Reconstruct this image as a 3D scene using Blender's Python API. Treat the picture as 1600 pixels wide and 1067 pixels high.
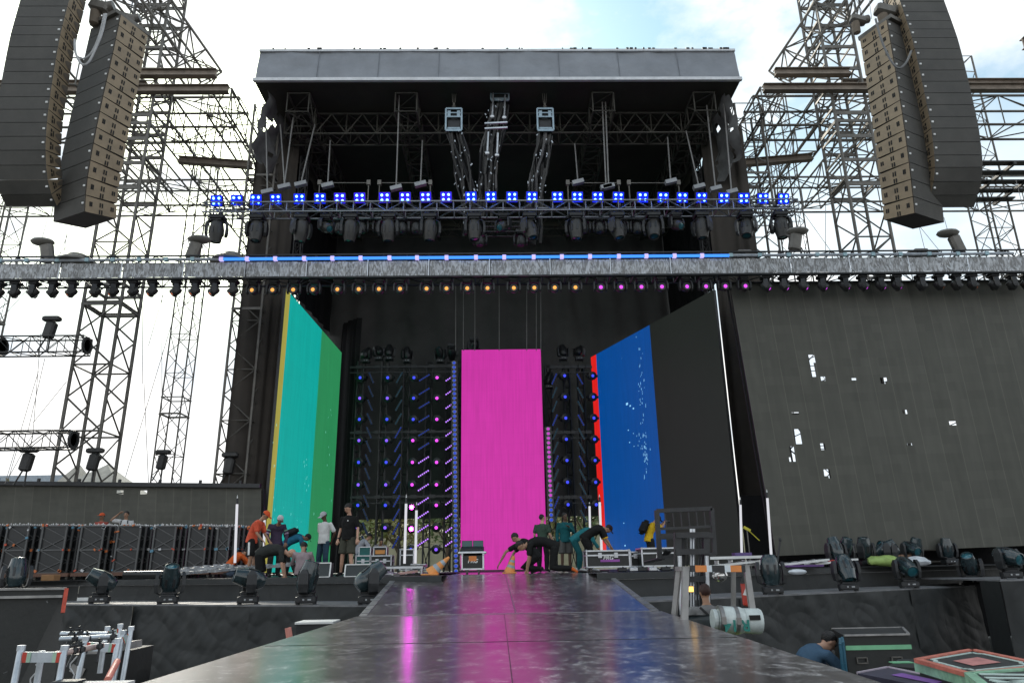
import bpy, bmesh, math, random
from mathutils import Vector as V, Matrix, noise, Quaternion
random.seed(7)
R = math.radians
for o in list(bpy.data.objects): bpy.data.objects.remove(o)
sc = bpy.context.scene; COL = sc.collection
# ---------------------------------------------------------------- camera
EYE = V((0, 0, 2.15)); YAW, PITCH, ROLL = 1.3, 17.5, 0.95; FPX = 1116.0
def _basis():
    y, p, r = R(YAW), R(PITCH), R(ROLL)
    f = V((math.sin(y)*math.cos(p), math.cos(y)*math.cos(p), math.sin(p)))
    r0 = V((math.cos(y), -math.sin(y), 0)); u0 = r0.cross(f)
    return f, r0*math.cos(r)-u0*math.sin(r), u0*math.cos(r)+r0*math.sin(r)
CF, CR, CU = _basis()
cd = bpy.data.cameras.new('camera'); cam = bpy.data.objects.new('camera', cd); COL.objects.link(cam)
cd.sensor_width = 36; cd.lens = FPX/1600*36; cd.clip_start = 0.1; cd.clip_end = 3000
m = Matrix.Identity(4)
for i in range(3): m[i][0], m[i][1], m[i][2], m[i][3] = CR[i], CU[i], -CF[i], EYE[i]
cam.matrix_world = m; sc.camera = cam
# ---------------------------------------------------------------- light
EXP = 1.25
sc.view_settings.view_transform = 'Standard'; sc.view_settings.look = 'None'
sc.view_settings.exposure = EXP; sc.view_settings.gamma = 1
w = bpy.data.worlds.new('World'); sc.world = w; w.use_nodes = True
nt = w.node_tree; bg = nt.nodes['Background']; L = nt.links.new
sky = nt.nodes.new('ShaderNodeTexSky'); sky.sky_type = 'NISHITA'; sky.sun_disc = False
SUN_EL, SUN_AZ = 30, -28          # degrees; azimuth from +Y towards +X
sky.sun_elevation = R(SUN_EL); sky.sun_rotation = R(SUN_AZ); sky.air_density = 1.0; sky.dust_density = 2.0
tc = nt.nodes.new('ShaderNodeTexCoord'); mp = nt.nodes.new('ShaderNodeMapping'); mp.inputs['Scale'].default_value = (1, 1, 1.7); mp.inputs['Location'].default_value = (2.35, .4, .2)
nz = nt.nodes.new('ShaderNodeTexNoise'); nz.inputs['Scale'].default_value = 2.6; nz.inputs['Detail'].default_value = 9; nz.inputs['Roughness'].default_value = .58
cr = nt.nodes.new('ShaderNodeValToRGB'); cr.color_ramp.elements[0].position = .44; cr.color_ramp.elements[1].position = .57
nz2 = nt.nodes.new('ShaderNodeTexNoise'); nz2.inputs['Scale'].default_value = 5; nz2.inputs['Detail'].default_value = 6
cr2 = nt.nodes.new('ShaderNodeValToRGB'); cr2.color_ramp.elements[0].color = (5.3, 5.9, 6.5, 1); cr2.color_ramp.elements[1].color = (8.3, 8.2, 8.0, 1)
cr2.color_ramp.elements[0].position = .35; cr2.color_ramp.elements[1].position = .6
sep = nt.nodes.new('ShaderNodeSeparateXYZ'); low = nt.nodes.new('ShaderNodeMapRange')
low.inputs[1].default_value = .25; low.inputs[2].default_value = .62; low.inputs[3].default_value = 1; low.inputs[4].default_value = 0
mx0 = nt.nodes.new('ShaderNodeMath'); mx0.operation = 'MAXIMUM'
mx = nt.nodes.new('ShaderNodeMixRGB')
L(tc.outputs['Generated'], mp.inputs[0]); L(mp.outputs[0], nz.inputs['Vector']); L(nz.outputs['Fac'], cr.inputs[0])
L(mp.outputs[0], nz2.inputs['Vector']); L(nz2.outputs['Fac'], cr2.inputs[0])
L(tc.outputs['Generated'], sep.inputs[0]); L(sep.outputs['Z'], low.inputs[0])
L(low.outputs[0], mx0.inputs[0]); L(cr.outputs[0], mx0.inputs[1]); L(mx0.outputs[0], mx.inputs[0])
skm = nt.nodes.new('ShaderNodeMixRGB'); skm.blend_type = 'MULTIPLY'; skm.inputs[0].default_value = 1; skm.inputs[2].default_value = (1.2, 1.5, 1.3, 1)
L(sky.outputs[0], skm.inputs[1]); L(skm.outputs[0], mx.inputs[1]); L(cr2.outputs[0], mx.inputs[2]); L(mx.outputs[0], bg.inputs[0])
bg.inputs[1].default_value = 0.075
sd = bpy.data.lights.new('sun', 'SUN'); sd.energy = 1.5; sd.angle = R(12); sd.color = (1, .93, .82)
sun = bpy.data.objects.new('sun', sd); COL.objects.link(sun)
dv = V((math.sin(R(SUN_AZ))*math.cos(R(SUN_EL)), math.cos(R(SUN_AZ))*math.cos(R(SUN_EL)), math.sin(R(SUN_EL))))
sun.rotation_euler = dv.to_track_quat('Z', 'Y').to_euler()
# ---------------------------------------------------------------- helpers
def ray(px, py): return CF + CR*((px-800)/FPX) + CU*((533.5-py)/FPX)
def P(px, py, Y): d = ray(px, py); return EYE + d*(Y/d.y)          # where a sight line reaches distance Y
def G(px, py, z): d = ray(px, py); return EYE + d*((z-EYE.z)/d.z)  # where it reaches height z
def lin(c):
    def f(u):
        u /= 255
        return u/12.92 if u <= .04045 else ((u+.055)/1.055)**2.4
    return tuple(f(x) for x in c)
ORG = {}
def tag(o, label=None, cat=None, group=None, kind=None):
    if label: o['label'] = label
    if cat: o['category'] = cat
    if group: o['group'] = group
    if kind: o['kind'] = kind
    return o
def empty(name, loc, label, cat, group=None):
    o = bpy.data.objects.new(name, None); COL.objects.link(o); o.location = V(loc); o.empty_display_size = .2
    ORG[o] = V(loc); return tag(o, label, cat, group)
def copy_tree(o, parent=None):
    c = o.copy(); COL.objects.link(c); c.parent = parent
    for ch in list(o.children): copy_tree(ch, c)
    return c
def rot(ax=(0, 0, 1), deg=0): return Matrix.Rotation(R(deg), 3, V(ax))
class MB:
    def __init__(s): s.v = []; s.f = []; s.m = []; s.uv = None
    def add(s, vs, fs, m=0):
        b = len(s.v); s.v += [V(x) for x in vs]; s.f += [tuple(b+i for i in f) for f in fs]; s.m += [m]*len(fs); return s
    def box(s, c, d, M=None, m=0, bev=0):
        c = V(c); h = [x/2 for x in d]
        if bev > 0:
            vs = []
            b = min(bev, min(h)*.9)
            for z, k in ((-h[2], 1), (-h[2]+b, 0), (h[2]-b, 0), (h[2], 1)):
                for (x, y) in ((-1, -1), (1, -1), (1, 1), (-1, 1)):
                    ex, ey = h[0]-b*k, h[1]-b*k
                    for t in (0, 1):
                        cx, cy = x*ex, y*ey
                        if (x*y > 0) == (t == 0): cx -= 0; cy -= y*b
                        else: cx -= x*b; cy -= 0
                        vs.append((cx, cy, z))
            fs = [tuple(range(7, -1, -1))]+[(r*8+i, r*8+(i+1) % 8, r*8+8+(i+1) % 8, r*8+8+i) for r in range(3) for i in range(8)]+[tuple(range(24, 32))]
        else:
            vs = [(x*h[0], y*h[1], z*h[2]) for z in (-1, 1) for (x, y) in ((-1, -1), (1, -1), (1, 1), (-1, 1))]
            fs = [(3, 2, 1, 0), (4, 5, 6, 7), (0, 1, 5, 4), (1, 2, 6, 5), (2, 3, 7, 6), (3, 0, 4, 7)]
        return s.add([c+(M @ V(x) if M else V(x)) for x in vs], fs, m)
    def bar(s, p, q, w, t, m=0, up=(0, 0, 1)):
        p, q = V(p), V(q); d = (q-p); l = d.length
        if l < 1e-6: return s
        d /= l; u = V(up)
        if abs(d.dot(u)) > .98: u = V((0, 1, 0))
        x = d.cross(u).normalized(); z = x.cross(d)
        return s.box((p+q)/2, (w, l, t), Matrix((x, d, z)).transposed(), m)
    def tube(s, p, q, r, n=5, m=0, r2=None, cap=True):
        p, q = V(p), V(q); d = q-p
        if d.length < 1e-6: return s
        Q = d.to_track_quat('Z', 'Y').to_matrix(); r2 = r if r2 is None else r2
        vs = [p+Q @ V((math.cos(a)*r, math.sin(a)*r, 0)) for a in [2*math.pi*i/n for i in range(n)]]
        vs += [q+Q @ V((math.cos(a)*r2, math.sin(a)*r2, 0)) for a in [2*math.pi*i/n for i in range(n)]]
        fs = [(i, (i+1) % n, n+(i+1) % n, n+i) for i in range(n)]
        if cap: fs += [tuple(range(n-1, -1, -1)), tuple(range(n, 2*n))]
        return s.add(vs, fs, m)
    def path(s, pts, r, n=6, m=0):
        pts = [V(p) for p in pts]
        for a, b in zip(pts, pts[1:]): s.tube(a, b, r, n, m)
        return s
    def loft(s, pts, rad, lat=None, n=12, m=0, cap=True):
        # rings (rx, ry) along pts; lat = sideways axis of each ring
        pts = [V(p) for p in pts]; rings = []; lastx = None
        P2 = list(pts); Rr = [(r, r) if not isinstance(r, tuple) else r for r in rad]
        if cap:
            d0 = (P2[0]-P2[1]).normalized(); d1 = (P2[-1]-P2[-2]).normalized()
            a, b = Rr[0], Rr[-1]; k0 = min(a); k1 = min(b)
            P2 = [P2[0]+d0*k0*.85, P2[0]+d0*k0*.5]+P2+[P2[-1]+d1*k1*.5, P2[-1]+d1*k1*.85]
            Rr = [(a[0]*.45, a[1]*.45), (a[0]*.85, a[1]*.85)]+Rr+[(b[0]*.85, b[1]*.85), (b[0]*.45, b[1]*.45)]
            if isinstance(lat, list): lat = [lat[0]]*2+lat+[lat[-1]]*2
        for i, p in enumerate(P2):
            d = (P2[min(i+1, len(P2)-1)]-P2[max(i-1, 0)]).normalized()
            l = lat[i] if isinstance(lat, list) else lat
            if l is None:
                if lastx is None: lastx = d.orthogonal()
                l = lastx
            l = V(l); x = (l-d*l.dot(d))
            x = x.normalized() if x.length > 1e-4 else d.orthogonal().normalized()
            lastx = x; y = d.cross(x)
            rings.append([p+x*math.cos(t)*Rr[i][0]+y*math.sin(t)*Rr[i][1] for t in [2*math.pi*k/n for k in range(n)]])
        vs = [q for r in rings for q in r]; k = len(rings)
        fs = [(j*n+i, j*n+(i+1) % n, j*n+n+(i+1) % n, j*n+n+i) for j in range(k-1) for i in range(n)]
        fs += [tuple(range(n-1, -1, -1)), tuple(range((k-1)*n, k*n))]
        return s.add(vs, fs, m)
    def lathe(s, prof, M=None, o=(0, 0, 0), n=16, m=0, ms=None):
        o = V(o); vs = []
        for (r, z) in prof:
            for i in range(n):
                a = 2*math.pi*i/n; q = V((r*math.cos(a), r*math.sin(a), z)); vs.append(o+(M @ q if M else q))
        b = len(s.v); s.v += vs
        for j in range(len(prof)-1):
            for i in range(n):
                s.f.append((b+j*n+i, b+j*n+(i+1) % n, b+j*n+n+(i+1) % n, b+j*n+n+i)); s.m.append(ms[j] if ms else m)
        for rr, fl in ((0, 1), (len(prof)-1, 0)):
            if prof[rr][0] > 1e-5:
                f = tuple(b+rr*n+i for i in range(n)); s.f.append(f[::-1] if fl else f); s.m.append((ms[0] if fl else ms[-1]) if ms else m)
        return s
    def ell(s, c, r, M=None, n=12, m=0):
        pr = []
        k = max(5, n//2)
        for j in range(k+1):
            t = math.pi*j/k; pr.append((max(math.sin(t), 1e-4), -math.cos(t)))
        b = len(s.v); s.lathe(pr, None, (0, 0, 0), n, m); c = V(c)
        for i in range(b, len(s.v)):
            q = V((s.v[i].x*r[0], s.v[i].y*r[1], s.v[i].z*r[2])); s.v[i] = c+(M @ q if M else q)
        return s
    def grid(s, fn, nu, nv, m=0, uv=False):
        b = len(s.v)
        for j in range(nv+1):
            for i in range(nu+1): s.v.append(V(fn(i/nu, j/nv)))
        for j in range(nv):
            for i in range(nu):
                a = b+j*(nu+1)+i; s.f.append((a, a+1, a+nu+2, a+nu+1)); s.m.append(m)
                if uv:
                    if s.uv is None: s.uv = {}
                    s.uv[len(s.f)-1] = [(i/nu, j/nv), ((i+1)/nu, j/nv), ((i+1)/nu, (j+1)/nv), (i/nu, (j+1)/nv)]
        return s
    def quad(s, pts, m=0, uv=None):
        s.add(pts, [(0, 1, 2, 3)], m)
        if s.uv is None: s.uv = {}
        s.uv[len(s.f)-1] = uv or [(0, 0), (1, 0), (1, 1), (0, 1)]
        return s
    def build(s, name, mats, parent=None, smooth=False, auto=None):
        me = bpy.data.meshes.new(name); o0 = ORG.get(parent, V((0, 0, 0)))
        me.from_pydata([tuple(x-o0) for x in s.v], [], s.f)
        if not isinstance(mats, (list, tuple)): mats = [mats]
        for mt in mats: me.materials.append(mt)
        me.polygons.foreach_set('material_index', s.m)
        if smooth: me.polygons.foreach_set('use_smooth', [True]*len(s.f))
        if s.uv is not None:
            ul = me.uv_layers.new(name='UVMap')
            for fi, uvs in s.uv.items():
                for k, li in enumerate(me.polygons[fi].loop_indices): ul.data[li].uv = uvs[k]
        me.update()
        if smooth and auto != 0:
            try: me.set_sharp_from_angle(angle=R(auto or 42))
            except Exception: pass
        o = bpy.data.objects.new(name, me); COL.objects.link(o)
        if parent: o.parent = parent
        ORG[o] = o0; return o
def one(mb, name, mats, label, cat, group=None, kind=None, smooth=False):
    return tag(mb.build(name, mats, None, smooth), label, cat, group, kind)
ORD = ['', 'first', 'second', 'third', 'fourth', 'fifth', 'sixth', 'seventh', 'eighth', 'ninth', 'tenth', 'eleventh', 'twelfth', 'thirteenth', 'fourteenth', 'fifteenth', 'sixteenth', 'seventeenth', 'eighteenth', 'nineteenth', 'twentieth']
def ordn(i):
    if i <= 20: return ORD[i]
    t = {2: 'twenty', 3: 'thirty', 4: 'forty', 5: 'fifty'}[i//10]
    return t+('ieth' if i % 10 == 0 else '-'+ORD[i % 10]) if i % 10 else t[:-1]+'ieth'
# ---------------------------------------------------------------- materials
MC = {}
def mat(name, col, rough=.6, metal=0, var=.18, vs=3.0, bump=0, bs=20, spec=.5, coat=0, col2=None, wear=0):
    if name in MC: return MC[name]
    m = bpy.data.materials.new(name); m.use_nodes = True; n = m.node_tree; b = n.nodes['Principled BSDF']; l = n.links.new
    if not isinstance(col, tuple): col = (col,)*3
    b.inputs['Roughness'].default_value = rough; b.inputs['Metallic'].default_value = metal; b.inputs['Specular IOR Level'].default_value = spec
    b.inputs['Coat Weight'].default_value = coat
    t = n.nodes.new('ShaderNodeTexCoord'); z = n.nodes.new('ShaderNodeTexNoise'); z.inputs['Scale'].default_value = vs; z.inputs['Detail'].default_value = 6; z.inputs['Roughness'].default_value = .65
    r = n.nodes.new('ShaderNodeValToRGB'); r.color_ramp.elements[0].position = .3; r.color_ramp.elements[1].position = .7
    c2 = col2 or tuple(min(1, x*(1+var)) for x in col)
    r.color_ramp.elements[0].color = (*[x*(1-var) for x in col], 1); r.color_ramp.elements[1].color = (*c2, 1)
    l(t.outputs['Object'], z.inputs['Vector']); l(z.outputs['Fac'], r.inputs[0]); l(r.outputs[0], b.inputs['Base Color'])
    rr = n.nodes.new('ShaderNodeMapRange'); rr.inputs[3].default_value = max(.03, rough-.12); rr.inputs[4].default_value = min(1, rough+.12)
    l(z.outputs['Fac'], rr.inputs[0]); l(rr.outputs[0], b.inputs['Roughness'])
    if bump:
        z2 = n.nodes.new('ShaderNodeTexNoise'); z2.inputs['Scale'].default_value = bs; z2.inputs['Detail'].default_value = 5; z2.inputs['Distortion'].default_value = .6
        bp = n.nodes.new('ShaderNodeBump'); bp.inputs['Strength'].default_value = bump; bp.inputs['Distance'].default_value = .05
        l(t.outputs['Object'], z2.inputs['Vector']); l(z2.outputs['Fac'], bp.inputs['Height']); l(bp.outputs[0], b.inputs['Normal'])
    MC[name] = m; return m
def emit(name, rgb, k=1.0, light=True):
    if name in MC: return MC[name]
    m = bpy.data.materials.new(name); m.use_nodes = True; n = m.node_tree; b = n.nodes['Principled BSDF']
    c = lin(rgb); b.inputs['Base Color'].default_value = (*[x*.2 for x in c], 1); b.inputs['Roughness'].default_value = .4
    b.inputs['Emission Color'].default_value = (*c, 1); b.inputs['Emission Strength'].default_value = k/2**EXP
    MC[name] = m; return m
STEEL = mat('galvanised_steel', (.15, .14, .125), .55, .35, .35, 2.5)
STEELD = mat('dark_steel', (.05, .05, .05), .5, .5, .3, 3)
ALU = mat('aluminium', (.55, .57, .6), .35, .85, .2, 4)
BLKP = mat('black_plastic', (.016, .017, .018), .38, 0, .3, 6)
BLKM = mat('black_metal', (.03, .031, .033), .42, .3, .3, 6)
GLASS = mat('lens_glass', (.02, .12, .15), .08, .2, .2, 8, coat=1)
RUST = mat('rusty_beam', (.23, .19, .155), .7, .1, .35, 2)
WOODP = mat('plywood', (.32, .22, .14), .7, 0, .2, 5)
WHITEP = mat('white_paint', (.7, .7, .68), .5, 0, .08, 5)
def cloth(name, col, rough=.9, **k): return mat(name, col, rough, 0, k.get('var', .2), k.get('vs', 2), k.get('bump', .5), k.get('bs', 9), .2)
DRAPE = cloth('black_drape', (.012, .012, .013), vs=1.2, bs=5)
# ================================================================ SETTING
GZ = -.45
ZL, ZS = 1.45, 1.98      # heights of the runway / light ledge and of the stage deck
gm = mat('field_ground', (.06, .062, .055), .9, 0, .35, .6, bump=.4, bs=6)
MB().grid(lambda u, v: ((u-.5)*900, v*900-120, GZ), 20, 20).build('ground', gm)['kind'] = 'structure'
# runway floor material: worn glossy black laminate with chalky scuffs
def floor_mat():
    m = bpy.data.materials.new('runway_laminate'); m.use_nodes = True; n = m.node_tree; b = n.nodes['Principled BSDF']; l = n.links.new
    t = n.nodes.new('ShaderNodeTexCoord')
    def ns(sc, det, ro, scale=(1, 1, 1), dist=0):
        mp = n.nodes.new('ShaderNodeMapping'); mp.inputs['Scale'].default_value = scale
        z = n.nodes.new('ShaderNodeTexNoise'); z.inputs['Scale'].default_value = sc; z.inputs['Detail'].default_value = det; z.inputs['Roughness'].default_value = ro; z.inputs['Distortion'].default_value = dist
        l(t.outputs['Object'], mp.inputs[0]); l(mp.outputs[0], z.inputs['Vector']); return z
    big = ns(.9, 5, .6); scuff = ns(2.6, 9, .68, (1.2, .8, 1), 1.4); fine = ns(9, 8, .7, (1, .8, 1), 1.2)
    def ramp(z, a, bb, ca, cb):
        r = n.nodes.new('ShaderNodeValToRGB'); r.color_ramp.elements[0].position = a; r.color_ramp.elements[1].position = bb
        r.color_ramp.elements[0].color = (*ca, 1); r.color_ramp.elements[1].color = (*cb, 1); l(z.outputs['Fac'], r.inputs[0]); return r
    r1 = ramp(scuff, .49, .6, (0, 0, 0), (1, 1, 1)); r2 = ramp(fine, .46, .6, (.1, .1, .1), (1, 1, 1)); r3 = ramp(big, .35, .7, (.06, .05, .047), (.16, .137, .13))
    mu = n.nodes.new('ShaderNodeMath'); mu.operation = 'MULTIPLY'; l(r1.outputs[0], mu.inputs[0]); l(r2.outputs[0], mu.inputs[1])
    pat = ns(.45, 3, .6, (1, .6, 1)); rp_ = ramp(pat, .38, .62, (.45, .45, .45), (1, 1, 1)); mu0 = mu; mu = n.nodes.new('ShaderNodeMath'); mu.operation = 'MULTIPLY'; l(mu0.outputs[0], mu.inputs[0]); l(rp_.outputs[0], mu.inputs[1])
    mx = n.nodes.new('ShaderNodeMixRGB'); l(mu.outputs[0], mx.inputs[0]); l(r3.outputs[0], mx.inputs[1]); mx.inputs[2].default_value = (.6, .57, .56, 1)
    l(mx.outputs[0], b.inputs['Base Color'])
    rr = n.nodes.new('ShaderNodeMapRange'); rr.inputs[3].default_value = .3; rr.inputs[4].default_value = .42; l(big.outputs['Fac'], rr.inputs[0])
    ad = n.nodes.new('ShaderNodeMath'); ad.operation = 'MULTIPLY_ADD'; ad.inputs[1].default_value = .35; l(mu.outputs[0], ad.inputs[0]); l(rr.outputs[0], ad.inputs[2]); l(ad.outputs[0], b.inputs['Roughness'])
    bp = n.nodes.new('ShaderNodeBump'); bp.inputs['Strength'].default_value = .12; bp.inputs['Distance'].default_value = .02; l(scuff.outputs['Fac'], bp.inputs['Height']); l(bp.outputs[0], b.inputs['Normal'])
    b.inputs['Specular IOR Level'].default_value = .6; b.inputs['Coat Weight'].default_value = 1; b.inputs['Coat Roughness'].default_value = .2
    return m
FLOOR = floor_mat()
EDGE = mat('deck_edge', (.25, .25, .25), .5, .6, .3, 6); DECK = mat('stage_deck_board', (.03, .03, .032), .55, 0, .3, 2, bump=.1)
# runway
a0, a1 = G(222, 1066, ZL), G(1365, 1062, ZL); b0, b1 = G(553, 964, ZL), G(1030, 953, ZL)
Yr = (b0.y+b1.y)/2; xl = lambda y: a0.x+(b0.x-a0.x)*(y-a0.y)/(b0.y-a0.y); xr = lambda y: a1.x+(b1.x-a1.x)*(y-a1.y)/(b1.y-a1.y)
tL, tR = P(622, 903, 18.6), P(943, 900, 18.6); Yt = 18.6
rw = empty('runway', (0, 8, 0), 'long glossy scuffed black runway leading to the stage ramp', 'runway')
Y0 = 1.2
for nm_ in ():
    pass
MB().add([(xl(Y0), Y0, ZL), (xr(Y0), Y0, ZL), (xr(Yr), Yr, ZL), (xl(Yr), Yr, ZL)], [(0, 1, 2, 3)]).build('floor', FLOOR, rw)
s = MB()
for xf, sg in ((xl, 1), (xr, -1)):
    s.add([(xf(Y0), Y0, GZ), (xf(Yr), Yr, GZ), (xf(Yr), Yr, ZL-.07), (xf(Y0), Y0, ZL-.07)], [(0, 1, 2, 3)])
s.build('skirt', DRAPE, rw)
s = MB()
for xf, sg in ((xl, 1), (xr, -1)): s.bar((xf(Y0)+sg*.02, Y0, ZL-.04), (xf(Yr)+sg*.02, Yr, ZL-.04), .05, .074)
s.build('edge_trim', EDGE, rw)
s = MB()
for yy in (7.6,): s.bar((xl(yy)+.05, yy, ZL+.0015), (xr(yy)-.05, yy, ZL+.0015), .007, .003)
for xx in (.08,): s.bar((xx, Y0, ZL+.0015), (xx, Yr-.03, ZL+.0015), .007, .003)
s.build('panel_seam', mat('seam_dark', (.02, .02, .02), .6), rw); s = MB(); s.bar((xl(Yr)+.05, Yr, ZL+.004), (xr(Yr)-.05, Yr, ZL+.004), .05, .004)
s.build('joint_strip', mat('joint_tape', (.3, .29, .29), .5, 0, .3, 9), rw)
rp = empty('stage_ramp', (0, Yr, 0), 'glossy black ramp rising from the runway up to the stage', 'ramp')
zt = ZS+.005
rl, rr_ = tL.x-.1, tR.x+.1
c0, c1 = V((xl(Yr)+.02, Yr+.03, ZL)), V((xr(Yr)-.02, Yr+.03, ZL)); d0, d1 = V((rl, Yt, zt)), V((rr_, Yt, zt))
MB().add([c0, c1, d1, d0], [(0, 1, 2, 3)]).build('floor', FLOOR, rp)
s = MB(); s.add([c0, d0, (d0.x, d0.y, GZ), (c0.x, c0.y, GZ)], [(0, 1, 2, 3)]); s.add([c1, d1, (d1.x, d1.y, GZ), (c1.x, c1.y, GZ)], [(3, 2, 1, 0)]); s.build('side_panel', DRAPE, rp)
for c, d in ((c0, d0), (c1, d1)):
    o_ = V((.07 if c is c0 else -.07, 0, .006)); s = MB(); s.bar(c+o_, d+o_, .12, .01)
    for k in range(14):
        q = c.lerp(d, (k+.5)/14); s.box(q+V((.07 if c is c0 else -.07, 0, .014)), (.1, .06, .01))
    s.build('edge_strip', EDGE, rp)
MB().bar(((c0.x+c1.x)/2+.1, Yr+.03, ZL+.006), ((d0.x+d1.x)/2+.1, Yt, zt+.006), .012, .004).build('joint_strip', EDGE, rp)
# stage deck
st = empty('stage', (0, 20, 0), 'wide black stage deck with skirted front behind the spotlight ledge', 'stage')
LA, LB = G(60, 943, ZL), G(560, 945, ZL); RA, RB = G(1121, 933, ZL), G(1420, 919, ZL)
def fl(x):      # front line of the ledge, bending back towards both wings
    if x < 0: y = LB.y+(LA.y-LB.y)*(x-LB.x)/(LA.x-LB.x)
    else: y = RA.y+(RB.y-RA.y)*(x-RA.x)/(RB.x-RA.x)
    return max(14.5, min(y, 24))
def skirtmesh(x0, x1, off, z0, z1, n, amp, seed, m=0):
    s = MB()
    def fn(u, v):
        x = x0+(x1-x0)*u; z = z0+(z1-z0)*v
        a = noise.noise(V((x*1.1, z*.5, seed)))*amp*2.4+noise.noise(V((x*3+z*.8, z*1.6-x*.7, seed+9)))*amp*.7+noise.noise(V((x*7-z*4, z*5, seed+3)))*amp*.16
        a += (-abs(noise.noise(V((x*1.7+z*1.1, z*1.9, seed+20))))+.25)*amp
        return (x, fl(x)+off+a-.02*(1-v), z)
    return s.grid(fn, n, int(n*(z1-z0)/(x1-x0)*1.3)+3, m)
def skirt_mat():
    m = mat('skirt_fabric', (.019, .021, .021), .62, 0, .12, 1.5, spec=.5); n = m.node_tree; b = n.nodes['Principled BSDF']; t = n.nodes.new('ShaderNodeTexCoord')
    z = n.nodes.new('ShaderNodeTexVoronoi'); z.feature = 'DISTANCE_TO_EDGE'; z.inputs['Scale'].default_value = 1.5; z.inputs['Randomness'].default_value = 1
    zn = n.nodes.new('ShaderNodeTexNoise'); zn.inputs['Scale'].default_value = 1.4; zn.inputs['Detail'].default_value = 3; va = n.nodes.new('ShaderNodeVectorMath'); va.operation = 'MULTIPLY_ADD'; va.inputs[1].default_value = (.7, .7, .7)
    mp = n.nodes.new('ShaderNodeMapping'); mp.inputs['Rotation'].default_value = (0, .5, 0); mp.inputs['Scale'].default_value = (1, 1, .7)
    bp = n.nodes.new('ShaderNodeBump'); bp.inputs['Strength'].default_value = .55; bp.inputs['Distance'].default_value = .05
    n.links.new(t.outputs['Object'], mp.inputs[0]); n.links.new(mp.outputs[0], zn.inputs['Vector']); n.links.new(zn.outputs['Color'], va.inputs[0]); n.links.new(mp.outputs[0], va.inputs[2]); n.links.new(va.outputs[0], z.inputs['Vector']); n.links.new(z.outputs['Distance'], bp.inputs['Height']); n.links.new(bp.outputs[0], b.inputs['Normal']); return m
SK = skirt_mat()
lw = empty('light_ledge', (-8, 16, 0), 'low black skirted ledge carrying moving lights left of the ramp', 'stage ledge')
rwg = empty('light_ledge', (8, 16, 0), 'low black skirted ledge carrying moving lights right of the ramp', 'stage ledge')
xl0, xr0 = c0.x-.05, c1.x+.05
for par, x0, x1, sd_ in ((lw, -15, xl0, 2), (rwg, xr0, 13.4, 5)):
    s = MB()
    for k in range(24):
        xa, xb = x0+(x1-x0)*k/24, x0+(x1-x0)*(k+1)/24
        s.add([(xa, fl(xa), ZL), (xb, fl(xb), ZL), (xb, fl(xb)+1.9, ZL), (xa, fl(xa)+1.9, ZL)], [(0, 1, 2, 3)])
        s.add([(xa, fl(xa), ZL-.04), (xb, fl(xb), ZL-.04), (xb, fl(xb), ZL), (xa, fl(xa), ZL)], [(0, 1, 2, 3)])
    s.build('top', mat('ledge_top', (.17, .17, .175), .6, 0, .35, 3), par)
    w_ = (x1-x0)/4; 
    for k in range(4): skirtmesh(x0+w_*k, x0+w_*(k+1)+.04, -.05-.03*(k % 2), GZ, ZL-.03, 150, .05, sd_+k*3).build('skirt', SK, par, True, 0)
for par_x in ((-17, xl0+1.0), (xr0-.4, 17)):
    x0, x1 = par_x; n = 30; s = MB(); s2 = MB()
    for k in range(n):
        xa, xb = x0+(x1-x0)*k/n, x0+(x1-x0)*(k+1)/n
        ya, yb = min(fl(xa)+1.9, Yt+2.5), min(fl(xb)+1.9, Yt+2.5)
        s.add([(xa, ya, ZS), (xb, yb, ZS), (xb, 26, ZS), (xa, 26, ZS)], [(0, 1, 2, 3)])
    s.build('deck', DECK, st)
    w_ = (x1-x0)/3
    for k in range(3):
        skirtmesh(x0+w_*k, x0+w_*(k+1)-.02, 1.88, ZL, ZS-.14, 80, .02, 30+k+x0).build('skirt', SK, st, True, 0)
        skirtmesh(x0+w_*k, x0+w_*(k+1)-.02, 1.80, ZS-.13, ZS+.004, 60, .01, 50+k+x0).build('valance', SK, st, True, 0)
    s = MB()
    for k in range(n): 
        xa, xb = x0+(x1-x0)*k/n, x0+(x1-x0)*(k+1)/n
        s.bar((xa, fl(xa)+1.84, ZS-.135), (xb, fl(xb)+1.84, ZS-.135), .02, .02)
    s.build('rail', EDGE, st)
MB().add([(d0.x-.02, Yt+.02, ZS), (d1.x+.02, Yt+.02, ZS), (d1.x+.02, 26, ZS), (d0.x-.02, 26, ZS)], [(0, 1, 2, 3)]).build('deck', FLOOR, st)
MB().add([(-17, 26.0, ZS), (17, 26.0, ZS), (17, 44, ZS), (-17, 44, ZS)], [(0, 1, 2, 3)]).build('deck', DECK, st)
MB().add([(-17, 44, GZ), (17, 44, GZ), (17, 44, ZS), (-17, 44, ZS)], [(3, 2, 1, 0)]).build('rear_panel', DRAPE, st)
# wing skirt far right, taller block
wb = empty('side_platform', (13, 17, 0), 'tall black skirted platform at the far right edge', 'platform')
q0 = P(1558, 905, 18.3)
MB().box((q0.x+2.5, 19.9, q0.z-.02), (5, 3.4, .04)).build('top', mat('ledge_top', .1), wb)
s = MB(); s.grid(lambda u, v: (q0.x+5*u, 18.2+noise.noise(V((u*14, v*2, 4)))*.09, GZ+(q0.z-.04-GZ)*v), 60, 24); s.build('skirt', SK, wb, True, 0)
MB().add([(q0.x, 18.25, GZ), (q0.x, 19, GZ), (q0.x, 19, q0.z-.04), (q0.x, 18.25, q0.z-.04)], [(3, 2, 1, 0)]).build('side_panel', SK, wb)
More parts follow.
